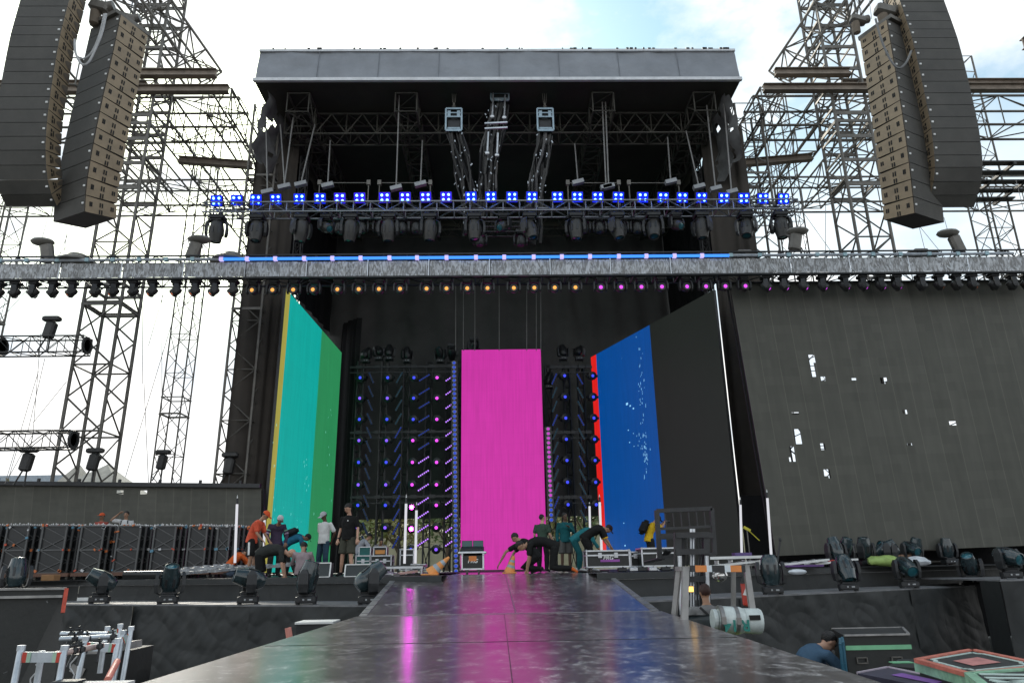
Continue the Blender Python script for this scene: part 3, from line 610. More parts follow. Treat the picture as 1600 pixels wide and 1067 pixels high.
# ================================================================ LINE ARRAYS
GRILLE = mat('speaker_grille', (.075, .072, .066), .75, 0, .22, 1.5, bump=.15, bs=60)
SIDEP = mat('speaker_side_brown', (.28, .215, .14), .6, .1, .2, 2.5)
HOLE = mat('recess_black', (.012, .011, .01), .8)
LOGO = mat('logo_white', (.7, .7, .68), .5)
def XP(px, py, X): d = ray(px, py); return EYE+d*(X/d.x)
def line_array(label, pts, lat, n0, W, d, h, kind, ztop):
    # pts: world points down the front/side corner edge; lat: unit vector along the front; n0: horizontal facing direction
    pts = sorted(pts, key=lambda p: -p.z); lat = V(lat).normalized(); n0 = V(n0).normalized()
    top = pts[0]; t0 = (pts[0]-pts[1]).normalized()
    if ztop > top.z: pts = [top+V((0, 0, ztop-top.z))+ (V((0, t0.y, 0))*(ztop-top.z))]+pts
    # resample every h
    cum = [0]
    for a, b in zip(pts, pts[1:]): cum.append(cum[-1]+(b-a).length)
    cnt = max(2, round(cum[-1]/h)); seq = []
    for q in range(cnt+1):
        t = cum[-1]*q/cnt; i = max(k for k in range(len(pts)-1) if cum[k] <= t+1e-6)
        u = (t-cum[i])/max(1e-6, cum[i+1]-cum[i]); p0, p1, p2, p3 = pts[max(i-1, 0)], pts[i], pts[i+1], pts[min(i+2, len(pts)-1)]
        cm = .5*((2*p1)+(p2-p0)*u+(2*p0-5*p1+4*p2-p3)*u*u+(3*p1-p0-3*p2+p3)*u**3); seq.append(cm.lerp(p1.lerp(p2, u), .35))
    root = empty('line_array', seq[0], label, 'line array speaker')
    # flat corner line in the plane of lat x up: remove lateral drift
    def nrm(k):
        t = (seq[min(k+1, len(seq)-1)]-seq[max(k-1, 0)]).normalized(); t = (t-lat*t.dot(lat)).normalized()
        n = lat.cross(t); n = n if n.dot(n0) > 0 else -n
        return n.normalized()
    N = [nrm(k) for k in range(len(seq))]
    for k in range(len(seq)-1):
        a, b = seq[k], seq[k+1]; g = (b-a)*.02; a2, b2 = a+g, b-g
        wd = (b2-a2)*.04
        A = [a2, a2+lat*W, b2+lat*W, b2]; B = [a2-N[k]*d+wd, a2+lat*W-N[k]*d+wd, b2+lat*W-N[k+1]*d-wd, b2-N[k+1]*d-wd]
        s = MB(); s.add(A+B, [(0, 1, 2, 3), (0, 4, 5, 1), (3, 2, 6, 7), (5, 4, 7, 6), (1, 5, 6, 2)], 0)
        cab = s.build('speaker_cabinet', [GRILLE], root)
        s = MB(); s.add([A[0], A[3], B[3], B[0]], [(0, 1, 2, 3)], 0)
        o = -lat*.006
        def sp(u, v): return A[0].lerp(A[3], v).lerp(B[0].lerp(B[3], v), u)+o
        def hole(u0, u1_, w0, w1, mi): s.add([sp(u0, w0), sp(u1_, w0), sp(u1_, w1), sp(u0, w1)], [(0, 1, 2, 3)], mi)
        if kind == 'curve':
            hole(.26, .36, .2, .45, 1); hole(.26, .36, .53, .8, 1); hole(.40, .47, .3, .75, 1)
            c = [sp(.97, .08)]+[sp(.97-.42*math.sin(math.pi*q/8), .08+.84*q/8) for q in range(1, 8)]+[sp(.97, .92)]
            s.add([x+o for x in c], [tuple(range(len(c)))], 2)
        else:
            for (u, v) in ((.14, .3), (.45, .22), (.52, .22), (.8, .3), (.86, .3), (.44, .68), (.51, .68), (.19, .3)): hole(u, u+.045, v, v+.3, 1)
            hole(0, .02, 0, 1, 1)
        s.build('side_panel', [SIDEP, HOLE, mat('port_grille', (.12, .1, .08), .8)], cab)
        s = MB(); c = a.lerp(b, .45)+lat*(.06)+N[k]*.01; s.box(c, (.05, .02, .05)); 
        s.build('badge', LOGO, cab)
    # flying frame on top
    s = MB(); t = seq[0]
    s.box(t+lat*W/2-n0*d/2+V((0, 0, .08)), (W*.9, d*1.2, .12), Matrix.Rotation(math.atan2(lat.y, lat.x), 3, 'Z')); s.build('flying_frame', STEEL, root)
    return root, seq
A_px = [(110, -8), (94, 56), (82, 126), (74, 183), (71, 239), (76, 292), (89, 322)]
line_array('outer left speaker hang, long and curved at its bottom', [XP(*q, -11.1) for q in A_px], (-1, 0, 0), (0, -1, 0), 1.26, .62, .352, 'curve', 21)
C_px = [(1403, -8), (1425, 60), (1440, 125), (1455, 200), (1461, 260), (1457, 294), (1448, 325)]
line_array('outer right speaker hang, long and curved at its bottom', [XP(*q, 11.4) for q in C_px], (1, 0, 0), (0, -1, 0), 1.26, .62, .352, 'curve', 21)
ya = R(27)
Bp = [P(188, 22, 16.0), P(174, 90, 15.9), P(158, 160, 15.85), (P(143, 235, 15.9)), P(134, 290, 16.05), P(131.5, 331, 16.2)]
line_array('inner left speaker hang, straighter with perforated brown side', Bp, (-math.cos(ya), math.sin(ya), 0), (-math.sin(ya), -math.cos(ya), 0), 1.22, .86, .46, 'grid', 0)
Dp = [P(1386, 30, 16.0), P(1399, 105, 15.9), P(1411, 180, 15.85), P(1420, 245, 15.95), P(1426, 295, 16.1), P(1430, 333, 16.25)]
line_array('inner right speaker hang, straighter with perforated brown side', [p for p in Dp], (math.cos(ya), math.sin(ya), 0), (math.sin(ya), -math.cos(ya), 0), 1.22, .86, .46, 'grid', 0)
# chain hoists and slack cables above the inner hangs
def hoist(px, py, Y, label, k=1.0):
    c = P(px, py, Y); root = empty('chain_hoist', c, label, 'chain hoist'); s = MB()
    s.box(c, (.55*k, .32*k, .3*k), rot((0, 1, 0), 18), bev=.05); s.tube(c+V((.2*k, 0, 0)), c+V((.36*k, 0, .04)), .15*k, 10); s.build('motor_body', STEEL, root, True)
    s = MB(); s.lathe([(.02, .2), (.14*k, .1), (.12*k, -.3*k), (.02, -.36*k)], None, c+V((-.1, 0, -.25*k)), 10); s.build('chain_bag', mat('canvas_bag', (.16, .13, .1), .9), root, True)
    s = MB(); s.tube(c, c+V((.1, 0, 9)), .018, 4); s.tube(c+V((.1, 0, 0)), c+V((.35, 0, 9)), .014, 4); s.build('chain', STEELD, root); return root
hoist(157, 12, 16.3, 'chain hoist with bag above the inner left speaker hang'); hoist(202, 30, 16.6, 'small hooked chain hoist behind the inner left speaker hang', .8)
hoist(1341, 32, 16.5, 'chain hoist beside the top of the inner right speaker hang', .8); hoist(1383, 18, 16.3, 'curved chain hoist above the inner right speaker hang')
def cable(pts_px, Y, r, label, m, n=24):
    ps = [P(x, y, Y) for x, y in pts_px]; out = []
    for i in range(len(ps)-1):
        p0, p1, p2, p3 = ps[max(i-1, 0)], ps[i], ps[i+1], ps[min(i+2, len(ps)-1)]
        for k in range(6):
            t = k/6; out.append(.5*((2*p1)+(p2-p0)*t+(2*p0-5*p1+4*p2-p3)*t*t+(3*p1-p0-3*p2+p3)*t**3))
    out.append(ps[-1]); return one(MB().path(out, r, 5), 'cable', m, label, 'cable')
WC = mat('pale_cable', (.42, .42, .42), .5)
cable([(166, 22), (160, 50), (150, 75), (138, 98), (127, 100), (118, 82), (117, 62)], 15.0, .028, 'pale looped cable slung between the two left speaker hangs', WC)
cable([(163, 22), (155, 55), (143, 82), (130, 92), (120, 88)], 15.1, .02, 'thinner pale cable loop beside the left speaker hangs', WC)
cable([(1368, 30), (1378, 65), (1392, 95), (1404, 107), (1416, 98), (1424, 80)], 15.0, .028, 'dark grey looped cable slung between the right speaker hangs', mat('grey_cable', (.16, .16, .16), .5))
# ================================================================ FIXTURES
def fix_mesh_parts(root, tilt, scale, lens_mat, body=None, hang=False, glow=.5, lathe_n=14, profile='beam', pan=0):
    """moving head: base, yoke (two arms), head with lens. Built at the origin, base at z=0, standing up; hang flips it."""
    body = body or BLKP; S = scale; F = rot((1, 0, 0), 180) if hang else Matrix.Identity(3)
    def bx(s, c, d, **k): s.box(F @ V([x*S for x in c]), [x*S for x in d], None, **k)
    s = MB(); bx(s, (0, 0, .09), (.42, .36, .14), bev=.02*S); bx(s, (0, 0, .18), (.3, .28, .05), bev=.01)
    for x in (-.15, .15): bx(s, (x, -.185, .09), (.1, .02, .07))
    for x in (-.17, .17):
        for y in (-.14, .14): bx(s, (x, y, .01), (.05, .05, .03))
    s.build('base', BLKM, root)
    if not hang:
        s = MB(); bx(s, (-.04, -.199, .095), (.035, .008, .035)); bx(s, (.08, -.199, .095), (.07, .008, .03)); s.build('base_socket', mat('socket_grey', (.35, .36, .37), .4), root)
    PR = rot((0, 0, 1), pan); s = MB()
    for sx in (-1, 1):
        pr = [(.27, .24, .06), (.29, .34, .1), (.275, .62, .085), (.25, .70, .05)]
        b = len(s.v)
        vs = []
        for (x, z, t) in [(.17, .19, .05), (.262, .24, .07), (.287, .4, .085), (.28, .6, .075), (.262, .69, .03)]:
            for (dx, dy) in ((-.035, -1), (.035, -1), (.035, 1), (-.035, 1)): vs.append(F @ (PR @ V(((sx*(x+dx))*S, dy*t*S*1.25, z*S))))
        fs = [(k*4+i, k*4+(i+1) % 4, k*4+4+(i+1) % 4, k*4+4+i) for k in range(4) for i in range(4)]+[(3, 2, 1, 0), (16, 17, 18, 19)]
        s.add(vs, fs)
    bx(s, (0, 0, .225), (.36, .16, .06), bev=.02*S); s.build('yoke', BLKM, root)
    # head
    H = F @ (PR @ rot((1, 0, 0), tilt)); c = F @ V((0, 0, .52*S)); s = MB()
    k = S
    if profile == 'beam': pr = [(.02, -.33), (.12, -.32), (.18, -.24), (.205, -.1), (.205, .1), (.17, .24), (.155, .33), (.135, .34), (.13, .30)]
    else: pr = [(.02, -.24), (.14, -.23), (.19, -.12), (.2, .05), (.19, .17), (.16, .21), (.09, .2), (.085, .18)]
    s.lathe([(a*k, z*k) for a, z in pr], H, c, lathe_n); hd = s.build('head', body, root, True)
    s = MB(); zl = pr[-1][1]; rl_ = pr[-1][0]
    s.lathe([(1e-4, (zl+.025)*k), (rl_*.6*k, (zl+.015)*k), (rl_*k, zl*k)][::-1], H, c, lathe_n); s.build('lens', lens_mat, hd, True)
    s = MB()
    for a in range(0, 360, 45 if profile == 'beam' else 90):
        q = V((math.cos(R(a+22))*.205*k, math.sin(R(a+22))*.205*k, 0)); s.box(c+H @ q, (.02*k, .05*k, .2*k), H @ rot((0, 0, 1), a+22))
    s.build('cooling_fin', BLKM, hd)
    return root
TEALB = mat('sheen_plastic', (.02, .035, .04), .25, 0, .4, 7, coat=.5)
# ledge fixtures: (px base centre, py base, label, tilt, pan)
LEDF = [(20, 928, 'first moving light from the left edge, lens tipped back up', -12, 20), (155, 940, 'second moving light from the left, leaning with its lens low left', -62, 105), (262, 941, 'third moving light from the left, bright teal lens tipped skyward', 28, 10), (387, 944, 'fourth moving light from the left, head lying back sideways', 76, -75), (478, 945, 'fifth moving light from the left, head nearly upright', 14, 80), (576, 945, 'moving light nearest the ramp on the left, head sloping right', -52, -70),
        (1208, 928, 'moving light nearest the forklift on the right ledge, standing upright', 178, 0), (1326, 921, 'second moving light on the right ledge, blue sheen and lens down', 150, 12), (1421, 917, 'third moving light on the right ledge, lens facing forward', 112, 15), (1521, 912, 'fourth moving light on the right ledge, teal lens tipped up', 40, -20), (1580, 897, 'moving light on the tall side platform at the right edge', 104, 35)]
for (px, py, lb, ti, pa) in LEDF:
    z = ZL
    if px == 1580: p = P(px, py, 18.8); z = q0.z
    else:
        p = G(px, py+3, ZL); X = p.x; p = P(px, py, fl(X)+.32); p.z = ZL
        if px == 20: p = P(px, 930, 18.6); p.y = 18.6; z = P(px, 932, 18.6).z
    r_ = empty('moving_light', (0, 0, 0), lb, 'moving light')
    fix_mesh_parts(r_, ti, 1.04, GLASS, TEALB, pan=pa); r_.location = (p.x, p.y, z+.005)
    r_.rotation_euler.z = math.atan2(-p.x, p.y)*.6
# second rank of lights behind on the right deck
for i, (px, ti, pa) in enumerate(((1345, 25, 30), (1352, -20, 10), (1388, 10, 40), (1418, 15, -20), (1437, 60, 70), (1478, -70, 95), (1498, 110, 10), (1545, 20, 30), (1592, 5, 0))):
    b = P(px, 880, 19.6 if i % 2 else 20.6); r_ = empty('moving_light', (0, 0, 0), f'{ordn(i+1)} black moving light from the left in the rear row under the right wall', 'moving light', 'rear row of lights at right')
    fix_mesh_parts(r_, ti, .95, GLASS, TEALB, pan=pa, lathe_n=10); r_.location = (b.x, max(b.y, fl(b.x)+2.2), ZS+.03)
# ---------------- front truss with covers and hanging spots
YF = 23.6
la, lb_ = P(0, 420, YF), P(1600, 412, YF); ft0, ft1 = V((la.x-4, YF, (la.z+lb_.z)/2-.1)), V((lb_.x+4, YF, (la.z+lb_.z)/2-.1))
HT = P(800, 399, YF).z-P(800, 438, YF).z
zc_t = (P(800, 399, YF).z+P(800, 430, YF).z)/2
zc_t = (P(800, 401, YF).z+P(800, 440, YF).z)/2; ft0.z = ft1.z = zc_t
ftr = truss('front_truss', 'long front lighting truss spanning the picture, wrapped in crinkled plastic', 'lighting truss', ft0, ft1, .7, .9, bay=.8, rc=.035, rb=.02, mt=BLKM)
def plastic():
    m = bpy.data.materials.new('clear_plastic_wrap'); m.use_nodes = True; n = m.node_tree; b = n.nodes['Principled BSDF']; l = n.links.new
    t = n.nodes.new('ShaderNodeTexCoord'); mp = n.nodes.new('ShaderNodeMapping'); mp.inputs['Scale'].default_value = (3.2, 1, 1.1); mp.inputs['Rotation'].default_value = (0, .6, 0); z = n.nodes.new('ShaderNodeTexNoise'); z.inputs['Scale'].default_value = 3.2; z.inputs['Detail'].default_value = 12; z.inputs['Distortion'].default_value = 1.4
    l(t.outputs['Object'], mp.inputs[0]); l(mp.outputs[0], z.inputs['Vector'])
    r = n.nodes.new('ShaderNodeValToRGB'); r.color_ramp.elements[0].position = .42; r.color_ramp.elements[1].position = .62
    r.color_ramp.elements[0].color = (.2, .2, .2, 1); r.color_ramp.elements[1].color = (.55, .57, .6, 1); l(z.outputs['Fac'], r.inputs[0]); l(r.outputs[0], b.inputs['Base Color'])
    b.inputs['Roughness'].default_value = .3; bp = n.nodes.new('ShaderNodeBump'); bp.inputs['Strength'].default_value = .8; bp.inputs['Distance'].default_value = .06; l(z.outputs['Fac'], bp.inputs['Height']); l(bp.outputs[0], b.inputs['Normal'])
    return m
PLA = plastic()
ztc, zbc = P(800, 401, YF-.5).z, P(800, 428, YF-.5).z; zc_t = (ztc+zbc)/2-.1
nseg = 21; wseg = (ft1.x-ft0.x)/nseg
for k in range(nseg):
    xa_ = ft0.x+wseg*k+.03; xb_ = xa_+wseg-.06
    s = MB(); s.grid(lambda u, v: (xa_+(xb_-xa_)*u, YF-.42-.05*abs(noise.noise(V((u*9, v*3, k))))-.03*v, zbc+(ztc-zbc-.12)*v+noise.noise(V((u*5, k, 0)))*.02), 24, 5)
    s.build('plastic_cover', PLA, ftr, True, 0)
    s = MB(); s.bar((xa_-.04, YF-.46, zbc-.03), (xa_-.04, YF-.46, ztc), .03, .03); s.build('cover_edge', ALU, ftr)
s = MB(); s.bar((ft0.x, YF-.46, zbc-.05), (ft1.x, YF-.46, zbc-.05), .05, .05); s.build('lower_rail', BLKM, ftr)
TUB = mat('unlit_tube', (.35, .38, .42), .3); TUBL = emit('lit_blue_tube', (48, 112, 212), 2.3); TIP = emit('lit_tube_end', (190, 175, 255), 1.3)
xs = [1, 47+-5, 90, 136, 176, 217, 259, 300, 345, 385, 429, 474, 518, 562, 607, 650, 696, 742, 786, 832, 876, 920, 965, 1008, 1052, 1095, 1140, 1185, 1230, 1275, 1318, 1362, 1405, 1450, 1495, 1540, 1585]
for i in range(len(xs)-1):
    a, b = P(xs[i], 400, YF-.5), P(xs[i+1], 400, YF-.5); lit = 340 < xs[i] < 1100
    r_ = empty('pixel_tube', (a.x, YF-.5, ztc), f'{"glowing blue" if lit else "unlit grey"} tube light on the front truss, {ordn(i+1)} from the left', 'tube light', 'tube lights along the front truss')
    s = MB(); s.tube((a.x+.1, YF-.5, ztc-.02), (b.x-.02, YF-.5, ztc-.02), .055, 8); s.build('tube', TUBL if lit else TUB, r_, True)
    s = MB(); s.box((a.x+.04, YF-.5, ztc-.02), (.13, .13, .13)); s.build('end_cap', TIP if lit else mat('cap_cyan', (.3, .45, .5), .4), r_)
HX = [(2, 0), (27, 0), (56, 0), (86, 0), (115, 0), (152, 0), (180, 0), (211, 0), (240, 0), (277, 0), (306, 0), (336, 0), (366, 0), (398, 1), (429, 1), (461, 1), (492, 1), (530, 1), (562, 1), (594, 1), (626, 1), (667, 1), (698, 1), (730, 1), (762, 1), (802, 1), (834, 1), (866, 1), (898, 1), (937, 2), (968, 2), (1000, 2), (1032, 2), (1070, 2), (1100, 2), (1130, 2), (1161, 2), (1196, 3), (1224, 3), (1254, 3), (1284, 3), (1319, 3), (1347, 3), (1375, 3), (1400, 3), (1438, 3), (1466, 4), (1493, 4), (1518, 4), (1552, 4), (1580, 4), (1602, 4)]
LO = emit('lens_orange', (255, 170, 80), 1.3); LM = emit('lens_magenta', (205, 70, 225), 1.6); LR = emit('lens_dim_orange', (215, 105, 60), 1.1)
protos = {}
def proto_hang(key, *a, **k):
    if key not in protos: r_ = empty('hanging_spotlight', (0, 0, 0), 'x', 'spotlight'); fix_mesh_parts(r_, *a, **k); protos[key] = r_; return r_
    return copy_tree(protos[key])
GB = mat('grey_plastic', (.035, .036, .036), .45, 0, .3, 5)
for i, (px, kd) in enumerate(HX):
    lens = (LR, LO, LM, LM, LR)[kd]
    prm = {0: (-46, 70), 1: (-80, 0), 2: (-80, 0), 3: (-46, -70), 4: (-46, -70)}[kd]
    r_ = proto_hang(('h', kd), prm[0], .78, lens, GB, True, pan=prm[1], lathe_n=12, profile='wash')
    p = P(px, 428, YF-.25); r_.location = (p.x, YF-.2, zbc-.03); r_.scale = (1, 1, 1)
    c_ = ('dim orange', 'amber', 'magenta', 'magenta', 'dim orange')[kd]
    tag(r_, f'{c_} spotlight under the front truss, {ordn(i+1)} from the left', 'spotlight', 'spotlights hanging under the front truss')
    r_.rotation_euler.z = R(random.uniform(-6, 6))
# small things standing on the front truss
def floodstand(px, py, Y, label, flip=1):
    c = P(px, py, Y); r_ = empty('flood_light', c, label, 'flood light'); s = MB()
    s.tube((c.x, Y, ztc), (c.x+.05*flip, Y, c.z), .03); s.tube((c.x-.25*flip, Y, ztc), (c.x, Y, c.z-.3), .02); s.build('stand', STEELD, r_)
    s = MB(); s.box(c+V((.2*flip, 0, -.1)), (.42, .3, .75), rot((0, 1, 0), -14*flip), bev=.08); s.build('lamp_body', STEEL, r_)
    s = MB(); s.ell(c+V((-.05, 0, .35)), (.42, .3, .14)); s.build('rain_hood', mat('hood_grey', (.2, .19, .17), .6), r_, True); return r_
floodstand(66, 392, 23.8, 'hooded flood light on a stand left on the front truss'); floodstand(312, 388, 23.8, 'hooded flood light over the left of the front truss', -1); floodstand(1486, 378, 23.8, 'hooded flood light standing on the front truss at right', 1); floodstand(1250, 375, 23.8, 'hooded flood light standing beside the right stage tower', -1)
for px, lb in ((122, 'domed rain hood on top of the front truss at left'), (363, 'domed rain hood beside the left stage tower'), (1162, 'flat case on the front truss near the right stage tower'), (1437, 'flat vented case on the front truss at right')):
    c = P(px, 400, 23.6); s = MB()
    if px < 400: s.lathe([(.75, 0), (.7, .08), (.35, .3), (.3, .36), (.01, .36)], None, (c.x, 23.6, ztc+.03), 12)
    else: s.box((c.x, 23.6, ztc+.14), (1.1, .6, .2), bev=.05); s.box((c.x, 23.6, ztc+.3), (.5, .4, .12), bev=.03)
    one(s, 'rain_hood' if px < 400 else 'dimmer_case', STEEL, lb, 'rain hood' if px < 400 else 'case', smooth=False)
# ---------------- blue lamp truss
YB = 24.6
tA, tB = P(322, 324, YB), P(1242, 320, YB); zt2 = P(790, 327, YB).z
btr = truss('lighting_truss', 'upper lighting truss with the row of glowing blue lamps', 'lighting truss', (tA.x, YB, zt2), (tB.x, YB, zt2), .6, .4, bay=.62, rc=.035, rb=.02, mt=mat('silver_truss', (.2, .21, .23), .4, .6, .2, 4), style='Z')
BX = [338.5, 370, 400, 431, 468, 500, 531, 562, 601, 633, 665, 697, 736, 767, 800, 831, 871, 902, 934, 966, 1004, 1036, 1066, 1096, 1131, 1162, 1192, 1224]
BLUEB = emit('lamp_blue_face', (0, 30, 215), 1.5); BLUEV = emit('lamp_violet_face', (38, 8, 210), 1.5); CELL = emit('lamp_cell', (70, 130, 255), 22)
protos2 = {}
for i, px in enumerate(BX):
    vio = 530 < px < 720
    if vio not in protos2:
        r_ = empty('blinder_lamp', (0, 0, 0), 'x', 'stage lamp')
        s = MB(); s.box((0, .06, 0), (.5, .14, .46), bev=.03); s.build('housing', BLKM, r_)
        s = MB(); s.box((0, -.018, 0), (.45, .02, .42)); s.build('face', BLUEV if vio else BLUEB, r_)
        for x in (-.11, .11):
            for z in (-.1, .1): s = MB(); s.lathe([(.05, -.032), (.04, -.045), (.0001, -.05)], rot((1, 0, 0), 0) @ Matrix(((1, 0, 0), (0, 0, 1), (0, 1, 0))), (x, -.0, z), 10); s.build('cell', CELL, r_)
        s = MB(); s.bar((-.28, .05, 0), (-.28, .05, -.42), .03, .03); s.bar((.28, .05, 0), (.28, .05, -.42), .03, .03); s.bar((-.28, .05, -.42), (.28, .05, -.42), .03, .03); s.build('yoke', BLKM, r_)
        protos2[vio] = r_
    else: r_ = copy_tree(protos2[vio])
    y_px = 308+ (abs(px-790)/450)**2*(6 if px < 790 else 3)
    p = P(px, y_px, YB-.1); r_.location = p; r_.scale = (.93,)*3; tag(r_, f'{"violet-blue" if vio else "blue"} four-cell lamp on the upper truss, {ordn(i+1)} from the left', 'stage lamp', 'blue lamps along the upper truss')
    r_.rotation_euler = (R(22), 0, R(random.uniform(-4, 4)))
BIG = [(342, 1), (404, 1), (473, 1), (549, 1), (608, 1), (672, 1), (741, 1), (827, 1), (899, 1), (963, 1), (1019, 1), (1094, 1), (1163, 1), (1217, 1), (511, 0), (786, 0), (1055, 0)]
DARKG = mat('dull_grey_plastic', (.036, .035, .033), .5, 0, .3, 4)
for i, (px, k) in enumerate(sorted(BIG)):
    r_ = empty('hanging_profile_light', (0, 0, 0), f'{"long grey" if k else "short round"} moving light under the upper truss, {ordn(i+1)} from the left', 'moving light', 'moving lights under the upper truss')
    fix_mesh_parts(r_, (8 if px < 790 else -8)+random.uniform(-14, 10) if k else -60, 1.28 if k else 1.0, GLASS, DARKG, True, pan=random.uniform(-50, 50), lathe_n=12)
    p = P(px, 330, YB); r_.location = (p.x, YB, zt2-.2)
LOW = [(531, 352), (566, 352), (594, 352), (629, 352), (650, 352), (750, 372), (813, 372), (911, 352), (936, 352), (970, 352), (994, 352)]
for i, (px, py) in enumerate(LOW):
    r_ = empty('hanging_wash_light', (0, 0, 0), f'small black light hanging in the dark behind the upper truss, {ordn(i+1)} from the left', 'stage light', 'small lights behind the upper truss')
    fix_mesh_parts(r_, 0, .95, GLASS, GB, True, lathe_n=10, profile='wash'); p = P(px, py-12, 27); r_.location = (p.x, 27, p.z)
for (xa_, xb_, py) in ((520, 665, 338), (735, 830, 358), (900, 1010, 338)):
    a, b = P(xa_, py, 27), P(xb_, py, 27); truss('lighting_truss', f'short black truss holding small lights, {"left" if xa_ == 520 else "centre" if xa_ == 735 else "right"} of the roof', 'lighting truss', a, b, .45, .45, bay=.5, rc=.025, rb=.014, mt=BLKM)
# bracket frames and suspension cables above the lamps
for (xa_, xb_) in ((498, 575), (592, 672), (888, 968), (984, 1062)):
    a, b = P(xa_, 308, YB+.4), P(xb_, 308, YB+.4); h_ = P(500, 286, YB+.4).z-P(500, 308, YB+.4).z; s = MB()
    s.tube(a-V((0, 0, .4)), a+V((0, 0, h_)), .025); s.tube(b-V((0, 0, .4)), b+V((0, 0, h_)), .025); s.tube(a+V((0, 0, h_)), b+V((0, 0, h_)), .02)
    s.box(a+V((0, 0, h_)), (.14, .14, .2)); s.box(b+V((0, 0, h_)), (.14, .14, .2))
    one(s, 'lamp_guard_stand', STEEL, f'thin pipe frame standing above the {"far left" if xa_ == 498 else "left centre" if xa_ == 592 else "right centre" if xa_ == 888 else "far right"} blue lamps', 'stand')
WIRE = mat('steel_wire', (.22, .21, .2), .5, .5)
for i, (xa_, ya_, xb_, yb_) in enumerate(((415, 180, 418, 300), (438, 195, 445, 292), (458, 185, 444, 292), (492, 195, 470, 288), (624, 142, 619, 294), (660, 220, 657, 288), (941, 160, 947, 292), (946, 160, 951, 292), (1104, 165, 1118, 295), (1072, 205, 1092, 292), (516, 220, 512, 290), (898, 225, 903, 285), (1043, 215, 1048, 284), (1130, 150, 1143, 300))):
    pth = [P(xa_, ya_, 26.0), P(xb_, yb_, YB)]
    s = MB(); s.tube(pth[0], pth[1], .03, 5); r_ = one(s, 'suspension_cable', WIRE, f'steel cable from the roof to the upper truss, {ordn(i+1)} counted', 'cable', 'cables holding the upper truss')
    r_['label'] = f'steel cable dropping to the blue lamp truss, {ordn(sorted([q[0] for q in ((415,),(438,),(458,),(492,),(624,),(660,),(941,),(946,),(1104,),(1072,),(516,),(898,),(1043,),(1130,))]).index(xa_)+1)} from the left'
    s = MB(); s.box(pth[1], (.45, .2, .16), rot((0, 1, 0), -15)); s.build('hoist_body', mat('hoist_grey', (.28, .29, .3), .5, .3), r_)
# centre flown winch pods with dangling cable bundles
SILB = mat('pale_blue_metal', (.3, .38, .43), .35, .6, .2, 5)
def pod(px, py, w_, h_, label, drop, dx, legs=False):
    Y = 25.8; c = P(px, py, Y); r_ = empty('cable_winch_pod', c, label, 'cable pod'); s = MB()
    W_, H_ = w_, h_
    for sx in (-1, 1): s.bar(c+V((sx*W_/2, 0, -H_/2)), c+V((sx*W_/2, 0, H_/2)), .07, .07)
    for z, t in ((H_/2, .08), (.12*H_, .06), (-H_/2, .1), (H_*.3, .05)): s.bar(c+V((-W_/2, 0, z)), c+V((W_/2, 0, z)), .06, t)
    s.box(c+V((-W_*.3, 0, H_*.25)), (W_*.2, .05, H_*.3)); s.box(c+V((W_*.3, 0, H_*.25)), (W_*.2, .05, H_*.3))
    s.box(c+V((0, 0, -H_*.42)), (W_*.8, .08, .08)); s.build('front_frame', SILB, r_)
    s = MB(); s.box(c+V((0, .55, 0)), (W_*.9, .9, H_*.85), bev=.05); s.build('housing', BLKM, r_)
    s = MB(); s.lathe([(.02, .28), (.06, .22), (.03, .15), (.09, .1), (.02, .0)], None, c+V((0, 0, H_/2+.02)), 8)
    for q in (-.06, 0, .06): s.tube(c+V((q, 0, H_/2+.3)), c+V((q*1.8, 0, H_/2+1.4)), .015, 4)
    s.build('hook', STEEL, r_)
    for j in range(13):
        s = MB(); a = c+V(((j/12-.5)*W_*.9, .1+random.random()*.5, -H_*.45)); pts = [a]
        L_ = drop*random.uniform(.75, 1)
        for q in range(1, 9):
            t = q/8; pts.append(a+V((dx*t*(1.2-.4*t)+math.sin(q*1.3+j)*.07, t*1.2, -L_*t)))
        s.path(pts, random.choice([.06, .08, .045]), 5, 0); s.build('dangling_cable', BLKP if j % 3 else mat('grey_hose', (.05, .05, .055), .3), r_)
    s = MB()
    for j in range(34):
        t = random.random(); s.box(c+V((dx*t*(1.2-.4*t)+random.gauss(0, W_*.3), t*1.0-.05, -H_*.45-drop*.85*t)), (random.uniform(.02, .05), .04, random.uniform(.03, .12)), rot((0, 1, 0), random.uniform(-40, 40)))
    s.build('cable_clip', mat('pale_clip', (.45, .47, .5), .3, .5), r_)
    if legs:
        s = MB()
        for (x, z0, z1) in ((-.28, 0, -1.15), (.22, -.1, -1.2), (-.5, -1.9, -2.9), (-.1, -1.95, -3.0)):
            s.tube(c+V((x, -.1, z0)), c+V((x-.05, -.1, z1)), .035); s.ell(c+V((x-.05, -.1, z1)), (.1, .06, .1))
        for z in (-1.5, -1.75): s.tube(c+V((-.65, -.1, z)), c+V((.3, -.1, z+.05)), .05)
        s.build('caster_leg', ALU, r_)
    return r_
pod(709, 187, .66, 1.05, 'left silver-framed cable pod hanging under the roof', 4.6, .9)
pod(781, 148, .75, .55, 'centre cable pod with caster legs hanging under the roof', 5.0, -.9, True)
pod(852, 187, .66, 1.05, 'right silver-framed cable pod hanging under the roof', 4.6, -.7)
